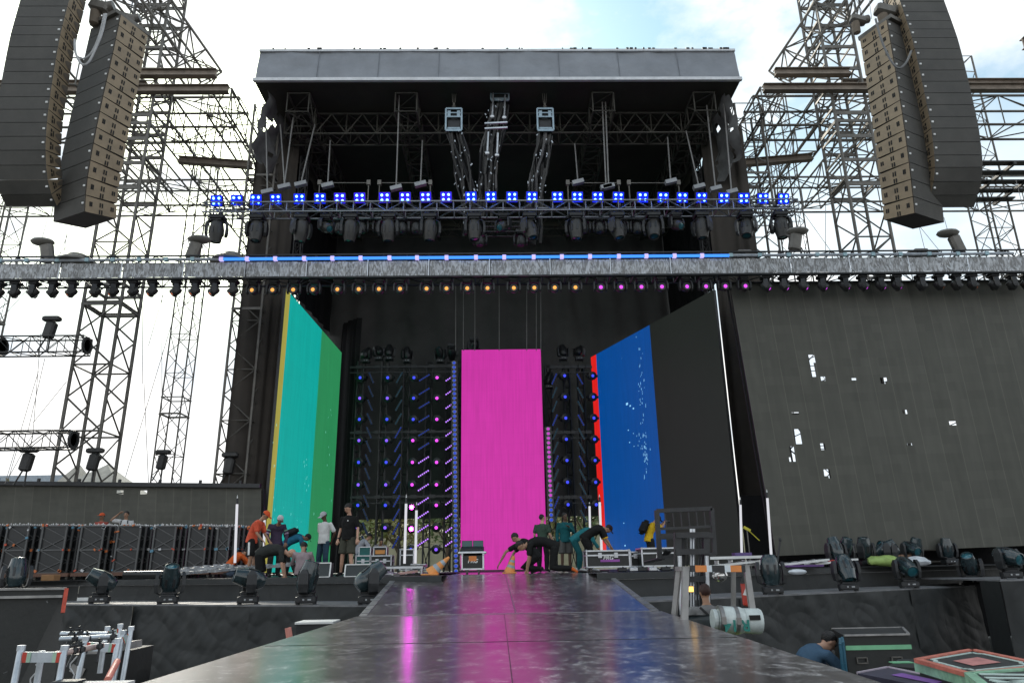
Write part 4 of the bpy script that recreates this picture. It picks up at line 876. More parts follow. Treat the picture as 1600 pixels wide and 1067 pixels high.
# ================================================================ LAMP WALLS on both sides of the pink screen
YW = 35.0
BLU = emit('lamp_blue', (60, 70, 235), 1.5); VIO = emit('lamp_violet', (120, 80, 240), 1.6); MAG = emit('lamp_magenta', (225, 70, 235), 1.9); HOT = emit('lamp_hot_magenta', (255, 45, 240), 40)
LB_ = emit('bar_blue', (20, 60, 190), .55); LDK = emit('bar_dim_blue', (25, 55, 120), .35); LVI = emit('bar_violet', (180, 120, 250), 1.7); LAQ = emit('bar_aqua', (15, 90, 120), .28)
def pod_columns(xs, ytop, ybot, side):
    for i, px in enumerate(xs):
        a, b = P(px, ybot, YW+.35), P(px, ytop, YW+.35)
        truss('lamp_tower', f'black lamp tower frame {side} the pink screen, {ordn(i+1)} from the left', 'lamp tower', (a.x, YW+.35, ZS), (a.x, YW+.35, b.z), .3, .3, up=(0, 1, 0), bay=1.1, rc=.035, rb=.02, mt=BLKM, group=f'lamp towers {side} the pink screen')
pod_columns((549, 590, 627, 665, 698, 716), 566, 893, 'left of'); pod_columns((866, 897, 921), 572, 893, 'right of')
for (xa_, xb_, sd3) in ((547, 718, 'left'), (858, 925, 'right')):
    for py, nm in ((574, 'top'), (676, 'middle'), (777, 'lower')):
        a, b = P(xa_, py, YW+.2), P(xb_, py, YW+.2); s = MB(); s.bar(a, (b.x, a.y, a.z), .08, .1); s.bar(a-V((0, 0, .28)), (b.x, a.y, a.z-.28), .05, .05)
        for k in range(6): s.box(V((a.x+(b.x-a.x)*(k+.5)/6, a.y-.06, a.z)), (.3, .08, .16))
        one(s, 'cross_bar', BLKM, f'{nm} black crossbar joining the {sd3} lamp towers', 'crossbar')
rows = [590, 622, 655, 688, 722, 757, 789, 824]
wp = {}
def wall_lamp(px, py, mt, key, label, grp, sz=1.0, turn=0):
    if key not in wp:
        r_ = empty('wash_lamp', (0, 0, 0), 'x', 'stage lamp')
        s = MB(); s.lathe([(.05, .34), (.17, .3), (.22, .12), (.22, 0), (.19, -.02)], Matrix(((1, 0, 0), (0, 0, 1), (0, 1, 0))), (0, 0, 0), 12)
        h_ = s.build('head', BLKP, r_, True)
        s = MB(); s.lathe([(.075*sz, -.03), (.06*sz, -.05), (.0001, -.06)], Matrix(((1, 0, 0), (0, 0, 1), (0, 1, 0))), (0, 0, 0), 12); s.build('lens', mt, h_, True)
        s = MB(); s.box((0, .34, .0), (.34, .12, .34), bev=.03); s.bar((-.26, .3, 0), (-.26, .02, 0), .04, .12); s.bar((.26, .3, 0), (.26, .02, 0), .04, .12); s.bar((-.26, .3, 0), (.26, .3, 0), .06, .1); s.build('yoke', BLKM, r_)
        wp[key] = r_
    else: r_ = copy_tree(wp[key])
    r_.location = P(px, py, YW-.35); r_.rotation_euler = (R(10), 0, R(turn)); tag(r_, label, 'stage lamp', grp); return r_
for (ci, (px, top)) in enumerate(((561, 560), (604, 604), (645, 645), (682, 682))):
    for ri, py in enumerate(rows+([858] if ci > 1 else [])):
        if ci == 0 and ri > 7: continue
        if ci == 3: mt, key, cn = (VIO, 'v', 'violet') if ri == 8 else (MAG, 'm', 'magenta')
        elif ci == 2: mt, key, cn = (BLU, 'b', 'blue') if ri < 3 else (MAG, 'm', 'magenta') if ri < 6 else (HOT, 'hot', 'dazzling magenta') if ri < 8 else (BLU, 'b', 'blue')
        else: mt, key, cn = (VIO, 'v', 'violet') if ri % 2 else (BLU, 'b', 'blue')
        hot = key == 'hot'
        wall_lamp(px+(2-ri*.6 if ci < 3 else 1-ri*.2), (792 if ri == 6 else 826) if hot else py, mt, key, f'{cn} lamp left of the pink screen, column {["one", "two", "three", "four"][ci]}, {ordn(ri+1)} from the top', 'round lamps left of the pink screen', 1.4 if hot else 1, turn=-14+ci*4)
for ci, px in enumerate((882, 926)):
    for ri, py in enumerate([587, 620, 653, 686, 719, 753, 788]):
        wall_lamp(px+ri*.9, py, BLU, 'b', f'blue lamp right of the pink screen, {"near" if ci == 0 else "far"} column, {ordn(ri+1)} from the top', 'round lamps right of the pink screen', turn=12)
bp_ = {}
def bar_lamp(px, py, mt, key, ang, label, grp, n=6):
    if (key, ang) not in bp_:
        r_ = empty('led_bar', (0, 0, 0), 'x', 'led bar'); s = MB(); M_ = rot((0, 1, 0), ang)
        s.box((0, .05, 0), (.62, .08, .1), M_); b_ = s.build('bar_body', BLKP, r_)
        for k in range(n):
            s = MB(); c = M_ @ V(((k/(n-1)-.5)*.52, 0, 0)); s.lathe([(.035, -.003), (.0001, -.02)], Matrix(((1, 0, 0), (0, 0, 1), (0, 1, 0))), c, 8); s.build('cell', mt, b_)
        bp_[(key, ang)] = r_
    else: r_ = copy_tree(bp_[(key, ang)])
    r_.location = P(px, py, YW-.5); tag(r_, label, 'led bar', grp)
for ri in range(13):
    py = 590+ri*21.4
    for ci, (px, ang, nm) in enumerate(((580-ri*.9, 66, 'first'), (624-ri*.5, -62, 'second'), (663-ri*.2, -32, 'third'), (704, -35, 'fourth'))):
        if ci == 3: mt, key, c = (LVI, 'vi', 'violet')
        elif ci == 2: mt, key, c = (LVI, 'vi', 'violet') if ri >= 6 else (LB_, 'bl', 'blue')
        elif ci == 1: mt, key, c = (LAQ, 'aq', 'aqua') if ri < 4 else (LB_, 'bl', 'blue')
        else: mt, key, c = (LDK, 'dk', 'dim blue')
        bar_lamp(px, py, mt, key, ang, f'{c} slanted light bar left of the pink screen, {nm} column, {ordn(ri+1)} from the top', 'slanted light bars left of the pink screen')
for ri in range(11):
    py = 592+ri*21.4
    for ci, (px, ang, nm) in enumerate(((866+ri*.4, -66, 'near'), (906+ri*.6, 64, 'far'))):
        bar_lamp(px, py, (LAQ if ri % 3 else LB_), ('aq' if ri % 3 else 'bl'), ang, f'{"aqua" if ri % 3 else "blue"} slanted light bar right of the pink screen, {nm} column, {ordn(ri+1)} from the top', 'slanted light bars right of the pink screen')
RINGL = mat('lens_ring', (.45, .42, .45), .3, .3); RNB = emit('ring_lens_blue', (40, 70, 190), 1.1); RNM = emit('ring_lens_magenta', (190, 60, 190), 1.1)
for (xa_, ya_, xb_, yb_, n_, mts, lb) in ((709.5, 567, 712.5, 892, 45, RNB, 'column of ringed blue lenses along the left edge of the pink screen'), (856.5, 670, 861.5, 812, 20, RNM, 'column of ringed magenta lenses along the right edge of the pink screen')):
    a, b = P(xa_, ya_, 33.6), P(xb_, yb_, 33.6); r_ = empty('lens_strip', b, lb, 'lens strip')
    s = MB(); s.bar(V(a)+V((0, .1, .1)), V(b)+V((0, .1, -.1)), .32, .1, up=(0, 1, 0)); s.build('backing', BLKP, r_)
    Mx = Matrix(((1, 0, 0), (0, 0, 1), (0, 1, 0)))
    for k in range(n_):
        c = a.lerp(b, k/(n_-1)); s = MB(); s.lathe([(.1, .03), (.1, -.02), (.075, -.03), (.07, 0)], Mx, c, 12); q = s.build('lens_rim', RINGL, r_)
        s = MB(); s.lathe([(.07, 0), (.0001, -.02)], Mx, c, 10); s.build('lens', (RNM if mts is RNM and k < 15 else RNB), q)
# towers' feet, black base under pink screen
a, b = P(719, 893, 33.8), P(855, 893, 33.8); s = MB(); s.box(((a.x+b.x)/2, 33.9, ZS+.03), (b.x-a.x+.1, .4, .055)); one(s, 'screen_base', BLKP, 'low black base under the pink screen', 'screen base')
# lights standing on top of the lamp walls
for i, (px, py) in enumerate(((572, 560), (592, 556), (608, 556), (636, 560), (688, 560), (706, 530), (740, 520), (735, 556), (858, 600), (880, 556), (905, 556))):
    p = P(px, py, YW+.1); r_ = empty('moving_light', (0, 0, 0), f'black moving light on top of the lamp wall, {ordn(i+1)} in the row', 'moving light', 'lights on top of the lamp walls')
    r_['label'] = f'black moving light perched high on the lamp walls, {ordn(sorted([572, 592, 608, 636, 688, 706, 740, 735, 858, 880, 905]).index(px)+1)} from the left'
    fix_mesh_parts(r_, random.uniform(-60, 60), 1.0, GLASS, BLKP, pan=random.uniform(-60, 60), lathe_n=10, hang=px in (706, 740)); r_.location = (p.x, p.y, p.z-.25)
for i, px in enumerate((712, 724, 742, 780, 823, 838, 845)):
    a, b = P(px, 445, 33), P(px, 548, 33); s = MB(); s.tube(a, b, .02, 4); one(s, 'hanging_wire', WIRE, f'thin vertical wire above the pink screen, {ordn(i+1)} from the left', 'wire', 'wires above the pink screen')
# backdrop outside: trees and a pale building seen through the lamp walls
def leafball(s, c, r, n, m=0, sz=.25):
    for _ in range(n):
        d = V((random.gauss(0, 1), random.gauss(0, 1), random.gauss(0, .8))).normalized()*(random.random()**.45)
        p = V(c)+V((d.x*r[0], d.y*r[1], d.z*r[2])); a = V((random.gauss(0, 1), random.gauss(0, 1), random.gauss(0, 1))).normalized(); b = a.orthogonal().normalized(); k = sz*random.uniform(.5, 1.3)
        s.add([p-a*k, p+b*k*.5, p+a*k, p-b*k*.5], [(0, 1, 2, 3)], m)
LEAF = [mat(f'leaf_{c}', v, .6, 0, .3, .6) for c, v in (('mid', (.16, .2, .05)), ('olive', (.24, .23, .07)), ('dark', (.1, .15, .04)))]
BARK = mat('bark', (.12, .09, .06), .9, 0, .3, 4)
def tree(x, y, h_, cr_, label, k=0, n=900, gz=-.4):
    r_ = empty('tree', (x, y, gz), label, 'tree'); s = MB(); s.tube((x, y, gz), (x+.2, y, h_*.55), .28, 8, 0, .16)
    cl = []
    for j in range(6):
        a = j*1.05+random.random(); q = V((x+math.cos(a)*cr_*.55, y+math.sin(a)*cr_*.55, h_*(.6+.3*random.random()))); s.tube((x+.1, y, h_*(.35+.05*j)), q, .09, 5, 0, .03); cl.append(q)
    s.build('trunk', BARK, r_); s = MB()
    for q in cl+[V((x, y, h_*.85))]: leafball(s, q, (cr_*.5, cr_*.5, h_*.16), n//7, 0, .22)
    s.build('crown', LEAF[k], r_)
for i in range(8):
    X = -13+i*4.1; tree(X+random.random(), 62+random.random()*4, 7.5+random.random(), 3.0, f'leafy tree behind the stage, {ordn(i+1)} from the left', i % 3, 800); 
for o_ in [x for x in COL.objects if x.get('category') == 'tree']: o_['group'] = 'trees behind the stage'
c = P(12, 745, 60); tree(c.x, 60, 9.6, 2.8, 'sparse tree rising over the low left wall at the edge', 1, 500)
s = MB(); s.box((0, 75, 3.2), (70, 4, 7.2)); s.box((0, 74, 6.9), (71, 5, .3))
for k in range(20): s.box((-33+k*3.4, 72.97, 3.4), (1.6, .05, 2.4))
one(s, 'low_building', mat('dusty_yellow_wall', (.5, .47, .32), .9, 0, .2, .3), 'low pale yellowish building far behind the lamp walls', 'building')
a, b = P(0, 743, 90), P(112, 757, 90); s = MB(); s.box(((a.x-16+b.x)/2, 93, a.z/2), (b.x-a.x+16, 6, a.z)); one(s, 'long_shed', mat('blue_grey_sheet', (.35, .4, .45), .6), 'long blue-grey shed roof beyond the left wall', 'shed')
for (px, w_) in ((165, 6.2), (120, 3.5)):
    c = P(px, 746, 55); s = MB(); s.lathe([(w_*.7, c.z-1.6), (w_*.62, c.z-1.4), (.15, c.z+.9), (.01, c.z+1.0)], rot((0, 0, 1), 45), (c.x, 55, 0), 4); s.lathe([(w_*.68, -.4), (w_*.68, c.z-1.6)], rot((0, 0, 1), 45), (c.x, 55, 0), 4)
    one(s, 'marquee_tent', mat('tent_cream', (.45, .42, .36), .8), f'{"larger" if w_ > 5 else "smaller"} pointed marquee tent beyond the left wall', 'tent')
# white banner sliver between green screen and lamp wall
a = P(503, 802, 36.3); b = P(511, 895, 36.3); s = MB(); s.box(((a.x+b.x)/2, 36.3, (a.z+3.2)/2), (b.x-a.x+.06, .04, a.z-3.2)); one(s, 'white_banner', WHITEP, 'narrow white banner hanging right of the green screen', 'banner')
# ---------------- side hanging trusses at the left and wires
for (xb_, py, lb, hh) in ((136, 540, 'upper left floating truss with an open end plate', .58), (115, 687, 'lower left floating truss with an open end plate', .56)):
    b_ = P(xb_, py, 24); t_ = truss('floating_truss', lb, 'truss', (b_.x-9, 24, b_.z), (b_.x, 24, b_.z), .55, hh, bay=.62, rc=.03, rb=.017, mt=STEELD, style='Z')
    for xo in (0, -2.9):
        s = MB(); s.lathe([(.31, -.03), (.31, .03), (.22, .03), (.22, -.03), (.31, -.03)], Matrix(((0, 0, 1), (1, 0, 0), (0, 1, 0))), (b_.x+xo, 24, b_.z), 12); s.build('end_plate', STEELD, t_)
def small_lamp(px, py, Y, label, down=True):
    c = P(px, py, Y); r_ = empty('work_light', c, label, 'work light'); s = MB(); s.box(c, (.34, .3, .62), rot((0, 1, 0), 8), bev=.06); s.build('body', STEELD, r_)
    s = MB(); s.box(c+V((0, 0, .42)), (.6, .25, .18), bev=.04); s.tube(c+V((-.1, 0, -.3)), c+V((-.3, 0, -.75)), .03); s.tube(c+V((.05, 0, -.3)), c+V((.05, 0, -.8)), .03); s.build('bracket', STEELD, r_)
small_lamp(78, 516, 24, 'box work light on the upper left floating truss'); small_lamp(42, 722, 24.5, 'box work light on a pole below the lower left truss'); small_lamp(146, 722, 26.2, 'box work light inside the foot of the left tower'); small_lamp(253, 722, 30, 'box work light beside the slim rear left tower'); small_lamp(358, 728, 27.3, 'box work light at the foot of the stage corner tower')
for i, (xa_, ya_, xb_, yb_) in enumerate(((45, 335, 0, 500), (75, 340, 40, 460), (112, 352, 70, 452), (106, 352, 92, 452), (118, 370, 0, 500), (60, 580, 8, 755), (70, 560, 44, 672), (64, 520, 52, 672), (104, 596, 52, 660), (222, 440, 223, 600), (253, 450, 253, 640), (255, 460, 232, 540), (282, 460, 196, 745), (225, 600, 232, 755), (30, 690, 12, 752), (50, 680, 10, 752), (1290, 320, 1290, 400), (1245, 325, 1262, 400), (1250, 325, 1305, 402), (1436, 354, 1448, 402), (1437, 354, 1476, 402), (1475, 340, 1484, 372), (1550, 330, 1594, 402), (1587, 280, 1600, 330), (1330, 0, 1343, 32), (1338, 0, 1352, 30), (1358, 0, 1362, 30), (216, 0, 208, 20))):
    Y = 24.3 if py else 24.3; s = MB(); s.tube(P(xa_, ya_, 24.3), P(xb_, yb_, 24.3), .012, 4)
    one(s, 'guy_wire', WIRE, f'thin wire against the sky, {"left" if xa_ < 700 else "right"} side, {ordn(i+1 if i < 16 else i-15)} listed', 'wire', 'thin wires against the sky')
_l = sorted([o for o in COL.objects if o.get('group') == 'thin wires against the sky'], key=lambda o: sum(v.co.x/v.co.y for v in o.data.vertices))
for i, o in enumerate(_l): o['label'] = f'thin slack wire against the sky, {ordn(i+1)} from the left'
# ---------------- led panel carts on the left deck
def brace_panel(s, a, b, z0, z1, m=0):
    a, b = V(a), V(b)
    for p in (a, b): s.bar((p.x, p.y, z0), (p.x, p.y, z1), .05, .05)
    for z in (z0, z0+(z1-z0)*.48, z1): s.bar((a.x, a.y, z), (b.x, b.y, z), .04, .04)
CLIPS = [mat('clip_white', (.6, .6, .6), .5), mat('clip_red', (.5, .07, .03), .5), mat('clip_blue', (.1, .25, .35), .5), mat('clip_orange', (.55, .15, .04), .5)]
CW = .075
cartx = [(-60, 40), (30, 95), (98, 158), (160, 218), (221, 278), (281, 330), (330, 362)]
cartx = [(-60, -5), (-3, 50), (53, 112), (115, 170), (173, 228), (231, 283), (287, 330), (333, 362)]
for i, (pa, pb) in enumerate(cartx):
    Y = 22.6; a, b = P(pa, 880, Y), P(pb, 880, Y); z0, z1 = ZS+.22, P(150, 818, Y).z-.02*i
    r_ = empty('panel_cart', (a.x, Y, ZS), f'wheeled cart of upright black screen panels, {ordn(i+1)} from the left edge', 'panel cart', 'panel carts along the left deck')
    w_ = b.x-a.x; s = MB(); s.box((a.x+w_/2, Y+.5, ZS+.16), (w_*.98, 1.2, .1)); s.build('dolly', mat('dolly_wood', (.12, .06, .04), .7), r_)
    for cx in (.08, .92):
        for cy in (.05, .95):
            s = MB(); s.tube((a.x+w_*cx-.03, Y+cy, ZS+.07), (a.x+w_*cx+.03, Y+cy, ZS+.07), .07, 10); s.bar((a.x+w_*cx, Y+cy, ZS+.07), (a.x+w_*cx, Y+cy, ZS+.13), .08, .1); s.build('caster', STEEL, r_)
    npn = 5; off = .075
    for j in range(npn):
        s = MB(); x0_, x1_ = a.x+w_*.06+j*off, a.x+w_*.70+j*off; y = Y+.05+j*.2
        s.box(((x0_+x1_)/2, y+.04, (z0+z1)/2), (x1_-x0_, .04, z1-z0)); pn = s.build('screen_panel', BLKP, r_)
        s = MB(); brace_panel(s, (x0_, y, 0), (x1_, y, 0), z0, z1)
        zm = z0+(z1-z0)*.48
        for (p, q) in ((z0, zm), (zm, z1)):
            xm = (x0_+x1_)/2; s.bar((x0_, y, p), (x1_, y, (p+q)/2), .025, .025); s.bar((x1_, y, (p+q)/2), (x0_, y, q), .025, .025); s.bar((x1_, y, p), (x0_, y, (p+q)/2), .02, .02)
        s.build('brace_frame', mat('brace_grey', (.1, .1, .1), .5, .3), pn)
        s = MB()
        for _ in range(7):
            k = random.randrange(4); s.box((random.choice([x0_, x1_, x0_+(x1_-x0_)*random.random()]), y-.04, random.choice([z0+.05, zm, z1-.05, z1+.02, random.uniform(z0, z1)])), (random.uniform(.03, .1), .03, random.uniform(.03, .08)), rot((0, 1, 0), random.uniform(-40, 40)), m=k)
        for q in range(5): s.box((x0_+(x1_-x0_)*(.1+.2*q), y+.02, z1+.04), (.025, .025, random.uniform(.03, .1)), m=0)
        s.build('latch', CLIPS, pn)
# long white-grey truss pieces and planks lying on the left deck and bags
# ================================================================ PEOPLE
def remesh(mb, vox):
    me = bpy.data.meshes.new('tmp'); me.from_pydata([tuple(x) for x in mb.v], [], mb.f); o = bpy.data.objects.new('tmp', me); COL.objects.link(o)
    md = o.modifiers.new('r', 'REMESH'); md.mode = 'VOXEL'; md.voxel_size = vox
    m2 = o.modifiers.new('s', 'SMOOTH'); m2.factor = .6; m2.iterations = 4
    dg = bpy.context.evaluated_depsgraph_get(); dg.update(); e = o.evaluated_get(dg); em = e.to_mesh()
    out = MB(); out.v = [v.co.copy() for v in em.vertices]; out.f = [tuple(p.vertices) for p in em.polygons]; out.m = [0]*len(out.f)
    e.to_mesh_clear(); bpy.data.objects.remove(o); bpy.data.meshes.remove(me); return out
STAND = dict(pelvis=(0, 0, .95), mid=(0, 0, 1.12), chest=(0, .01, 1.3), neck=(0, .0, 1.47), head=(0, .03, 1.63), face=(0, 1, -.1),
    sh=(.185, 0, 1.42), el=(.25, -.03, 1.14), wr=(.26, .06, .88), hip=(.1, 0, .9), kn=(.12, .03, .5), an=(.12, -.02, .08), toe=(.14, .17, .035))
def pose(**k):
    d = {}
    for j, v in STAND.items():
        if j in ('sh', 'el', 'wr', 'hip', 'kn', 'an', 'toe'): d[j+'L'] = (-v[0], v[1], v[2]); d[j+'R'] = v
        else: d[j] = v
    for j, v in k.items():
        if j in ('sh', 'el', 'wr', 'hip', 'kn', 'an', 'toe'): d[j+'L'] = (-v[0], v[1], v[2]); d[j+'R'] = v
        else: d[j] = v
    return d
BOW = pose(pelvis=(0, -.05, .95), mid=(0, -.01, 1.12), chest=(0, .07, 1.29), neck=(0, .17, 1.44), head=(0, .28, 1.56), face=(0, .75, -.65), sh=(.185, .13, 1.38), el=(.23, .2, 1.1), wr=(.2, .36, .92))
BEND = pose(pelvis=(0, -.15, .93), mid=(0, .03, 1.06), chest=(0, .24, 1.16), neck=(0, .41, 1.2), head=(0, .55, 1.17), face=(0, .5, -.85), sh=(.185, .36, 1.15), el=(.21, .45, .88), wr=(.14, .58, .68), hip=(.1, -.14, .88), kn=(.12, .02, .5))
FOURS = pose(pelvis=(0, -.28, .56), mid=(0, -.05, .66), chest=(0, .15, .66), neck=(0, .34, .62), head=(0, .48, .58), face=(0, .35, -.93), sh=(.18, .27, .6), el=(.21, .3, .33), wr=(.16, .36, .06), hip=(.1, -.27, .52), kn=(.13, -.2, .1), an=(.12, -.62, .09), toe=(.12, -.72, .03))
SIT = pose(pelvis=(0, 0, .13), mid=(0, .01, .3), chest=(0, .06, .46), neck=(0, .1, .6), head=(0, .16, .73), face=(0, .8, -.6), sh=(.185, .08, .57), el=(.26, .2, .33), wr=(.12, .4, .22), hip=(.1, .03, .12), kn=(.24, .36, .3), an=(.16, .5, .07), toe=(.16, .66, .04))
CROUCH = pose(pelvis=(0, -.2, .4), mid=(0, -.1, .55), chest=(0, .05, .7), neck=(0, .2, .8), head=(0, .33, .86), face=(0, .7, -.7), sh=(.18, .16, .74), el=(.22, .4, .5), wr=(.16, .55, .2), hip=(.1, -.18, .37), kn=(.14, .14, .12), an=(.13, -.28, .1), toe=(.13, -.1, .03))
DRIVE = pose(pelvis=(0, 0, .1), mid=(0, 0, .28), chest=(0, .01, .46), neck=(0, .02, .63), head=(0, .06, .79), face=(0, 1, 0), sh=(.2, .02, .57), el=(.29, .12, .32), wr=(.22, .38, .3), hip=(.1, .05, .1), kn=(.15, .48, .12), an=(.15, .52, -.3), toe=(.15, .68, -.33))
SKIN = {'light': mat('skin_light', (.5, .29, .2), .5, 0, .1, 8, spec=.4), 'tan': mat('skin_tan', (.36, .2, .125), .5, 0, .1, 8), 'dark': mat('skin_dark', (.1, .055, .035), .45, 0, .1, 8), 'brown': mat('skin_brown', (.24, .13, .08), .5, 0, .1, 8)}
EYEM = mat('eye_dark', (.02, .015, .012), .3); HAIRM = mat('hair_black', (.012, .01, .009), .6, 0, .5, 30, bump=.5, bs=60); LIPM = mat('lip', (.25, .09, .07), .5)
def hand(s, wr, el, curl, m=0, up=None):
    d = (wr-el).normalized(); side = d.cross(V((0, 0, 1))); side = side.normalized() if side.length > .2 else V((1, 0, 0)); nrm = side.cross(d)
    pc = wr+d*.05; s.loft([wr-d*.01, wr+d*.03, wr+d*.085], [(.026, .02), (.04, .016), (.042, .014)], side, 8, m)
    for k, (o, l) in enumerate(((-.032, .06), (-.011, .075), (.011, .07), (.031, .055))):
        a = wr+d*.085+side*o; b = a+d*l*.5+nrm*-curl*.3*l; c = b+d*l*.45*(1-curl)-nrm*curl*l*.7
        s.loft([a, b, c], [.0095, .009, .0075], side, 6, m)
    a = wr+d*.03+side*-.036; b = a+d*.03-side*.022-nrm*.008; c = b+d*.03-side*.004-nrm*.014*curl; s.loft([a, b, c], [.012, .011, .009], nrm, 6, m)
def person(label, x, y, z, yaw, ps, shirt=(.05,)*3, sleeve='short', pants=(.02,)*3, plen='long', shoes=(.03,)*3, hair='short', hat=None, skin='tan', hgt=1.75, curl=.5, sleevemat=None, extra=None, belly=0, socks=None, group='crew members at work on and around the stage', hairmat=None, grey=False):
    r_ = empty('person', (0, 0, 0), label, 'person', None); k = hgt/1.75; J = {j: V(v)*k for j, v in ps.items()}
    sx = (J['shR']-J['shL']).normalized(); hx = (J['hipR']-J['hipL']).normalized(); face = J['face'].normalized(); sk = SKIN[skin]
    spine = [J['pelvis']*.75+(J['hipL']+J['hipR'])*.125, J['pelvis'], J['mid'], J['chest'], J['chest'].lerp(J['neck'], .6), J['neck']]
    lats = [hx, hx, (hx+sx)/2, sx, sx, sx]
    b = belly
    def torso(s, g, lo=None, hi=1.0, cap=True):
        rd = [(.15+g, .11+g), (.158+g+b*.3, .115+g+b*.5), (.135+g+b, .1+g+b), (.165+g+b*.3, .115+g+b*.3), (.15+g, .09+g), (.062+g*hi, .055+g*hi)]
        pts = spine[:]; la = lats[:]
        if lo is not None:
            d = (spine[0]-spine[2]).normalized(); pts = [spine[0]+d*lo]+pts; rd = [(rd[0][0]+.02, rd[0][1]+.022)]+rd; rd[1] = (rd[1][0]+.015, rd[1][1]+.015); la = [hx]+la
        s.loft(pts, rd, la, 16, 0, cap)
    def arm(s, S_, g, end=1.0, m=0):
        sh, el, wr = J['sh'+S_], J['el'+S_], J['wr'+S_]; s0 = sh+(J['chest']-sh)*.25
        if end < .5: s.loft([s0, sh, sh.lerp(el, end*2)], [.06+g, .056+g, .05+g*1.6], None, 10, m)
        elif end < 1: q = el.lerp(wr, (end-.5)*2); s.loft([s0, sh, sh.lerp(el, .5), el, q], [.06+g, .056+g, .048+g, .042+g, .036+g], None, 10, m)
        else: s.loft([s0, sh, sh.lerp(el, .5), el, el.lerp(wr, .3), wr], [.06+g, .055+g, .047+g, .039+g, .04+g, .026+g], None, 10, m)
    def leg(s, S_, g, end=1.0, wide=0):
        hp, kn, an = J['hip'+S_], J['kn'+S_], J['an'+S_]
        if end <= .5: e = hp.lerp(kn, end*2); s.loft([hp+(J['pelvis']-hp)*.3, hp, e], [.1+g, .095+g, .075+g+wide], None, 12, 0, False)
        else: s.loft([hp+(J['pelvis']-hp)*.3, hp, hp.lerp(kn, .5), kn, kn.lerp(an, .35), kn.lerp(an, min(1, (end-.5)*2))], [.1+g, .092+g, .08+g, .058+g+wide, .056+g+wide, .04+g+wide], None, 12)
    s = MB(); torso(s, 0)
    for S_ in 'LR':
        arm(s, S_, 0); leg(s, S_, -.004)
        s.loft([J['an'+S_]+V((0, 0, .02)), J['an'+S_]+(J['toe'+S_]-J['an'+S_])*.5, J['toe'+S_]], [.036, .034, .026], None, 8)
    hd = J['head']; up = (hd-J['neck']).normalized(); up = (up-face*up.dot(face)*.9).normalized(); rt = face.cross(up).normalized(); up = rt.cross(face)
    HM = Matrix((rt, face, up)).transposed()
    s.loft([J['neck']-up*.03, hd-up*.06*k], [(.058, .058), (.052, .055)], sx, 10)
    s.ell(hd+up*.025*k, (.076*k, .095*k, .098*k), HM, 14); s.ell(hd-up*.045*k+face*.022*k, (.058*k, .068*k, .072*k), HM, 12)
    for q in (-1, 1): s.ell(hd+rt*q*.077*k-face*.005, (.01, .02, .03), HM, 8)
    s.loft([hd+face*.088*k+up*.025*k, hd+face*.108*k-up*.018*k], [.01, .017], None, 6)
    body = remesh(s, .0155)
    for S_ in 'LR': hand(body, J['wr'+S_], J['el'+S_], curl)
    for q in (-1, 1): body.ell(hd+rt*q*.03*k+face*.088*k+up*.018*k, (.013, .008, .007), HM, 6, 1); body.box(hd+rt*q*.031*k+face*.093*k+up*.04*k, (.03, .006, .006), HM, 2)
    body.box(hd+face*.086*k-up*.055*k, (.042, .012, .01), HM, 3)
    hm = hairmat or (mat('hair_grey', (.3, .28, .26), .7, 0, .3, 20) if grey else HAIRM)
    body.build('body', [sk, EYEM, hm, LIPM], r_, True, 0)
    def garment(s, name, m, seed, amp=.009, vox=.017):
        g = remesh(s, vox)
        for i, v in enumerate(g.v):
            n_ = noise.noise(V((v.x*7+seed, v.y*7, v.z*5)))*amp+noise.noise(V((v.x*16+seed, v.y*16+v.z*9, v.z*13)))*amp*.45
            c = V((v.x, v.y, 0))-V((J['pelvis'].x, J['pelvis'].y, 0)); g.v[i] = v+(c.normalized()*n_ if c.length > .01 else V((0, 0, 0)))
        return g.build(name, m, r_, True, 0)
    sm = cloth('cloth_%d_%d_%d' % tuple(int(c*999) for c in shirt), shirt, vs=3); pm = cloth('cloth_%d_%d_%d' % tuple(int(c*999) for c in pants), pants, vs=3)
    sd_ = len(label)*1.7
    s = MB(); torso(s, .022, .075, .35, False)
    if sleevemat is None:
        for S_ in 'LR': arm(s, S_, .014, .36 if sleeve == 'short' else .94)
    else:
        for S_ in 'LR': arm(s, S_, .014, .3)
    garment(s, 'shirt', sm, sd_)
    if sleevemat is not None:
        for S_ in 'LR': s = MB(); arm(s, S_, .008, .92); s2 = s.build('sleeve', cloth('cloth_%d_%d_%d' % tuple(int(c*999) for c in sleevemat), sleevemat), r_, True)
    s = MB()
    rdp = [(.165, .125), (.165, .125)]; s.loft([spine[0]+(J['pelvis']-spine[0])*.3, J['pelvis'].lerp(J['mid'], .25)], rdp, hx, 14, 0, False)
    for S_ in 'LR': leg(s, S_, .014, .46 if plen == 'short' else .97, .03 if plen == 'short' else .014)
    garment(s, 'shorts' if plen == 'short' else 'trousers', pm, sd_+4)
    shm = cloth('cloth_%d_%d_%d' % tuple(int(c*999) for c in shoes), shoes)
    for S_ in 'LR':
        an, to = J['an'+S_], J['toe'+S_]; d = (to-an); d2 = d.normalized(); s = MB()
        s.loft([an-d2*.05-V((0, 0, .01)), an+d*.4, to+d2*.03], [(.042, .05), (.047, .042), (.045, .03)], d.cross(V((0, 0, 1))) if abs(d2.z) < .95 else V((1, 0, 0)), 10); s.build('shoe', shm, r_, True)
        if socks: s = MB(); s.loft([an, an.lerp(J['kn'+S_], .3)], [.045, .05], None, 10); s.build('sock', cloth('sock_grey', socks), r_, True)
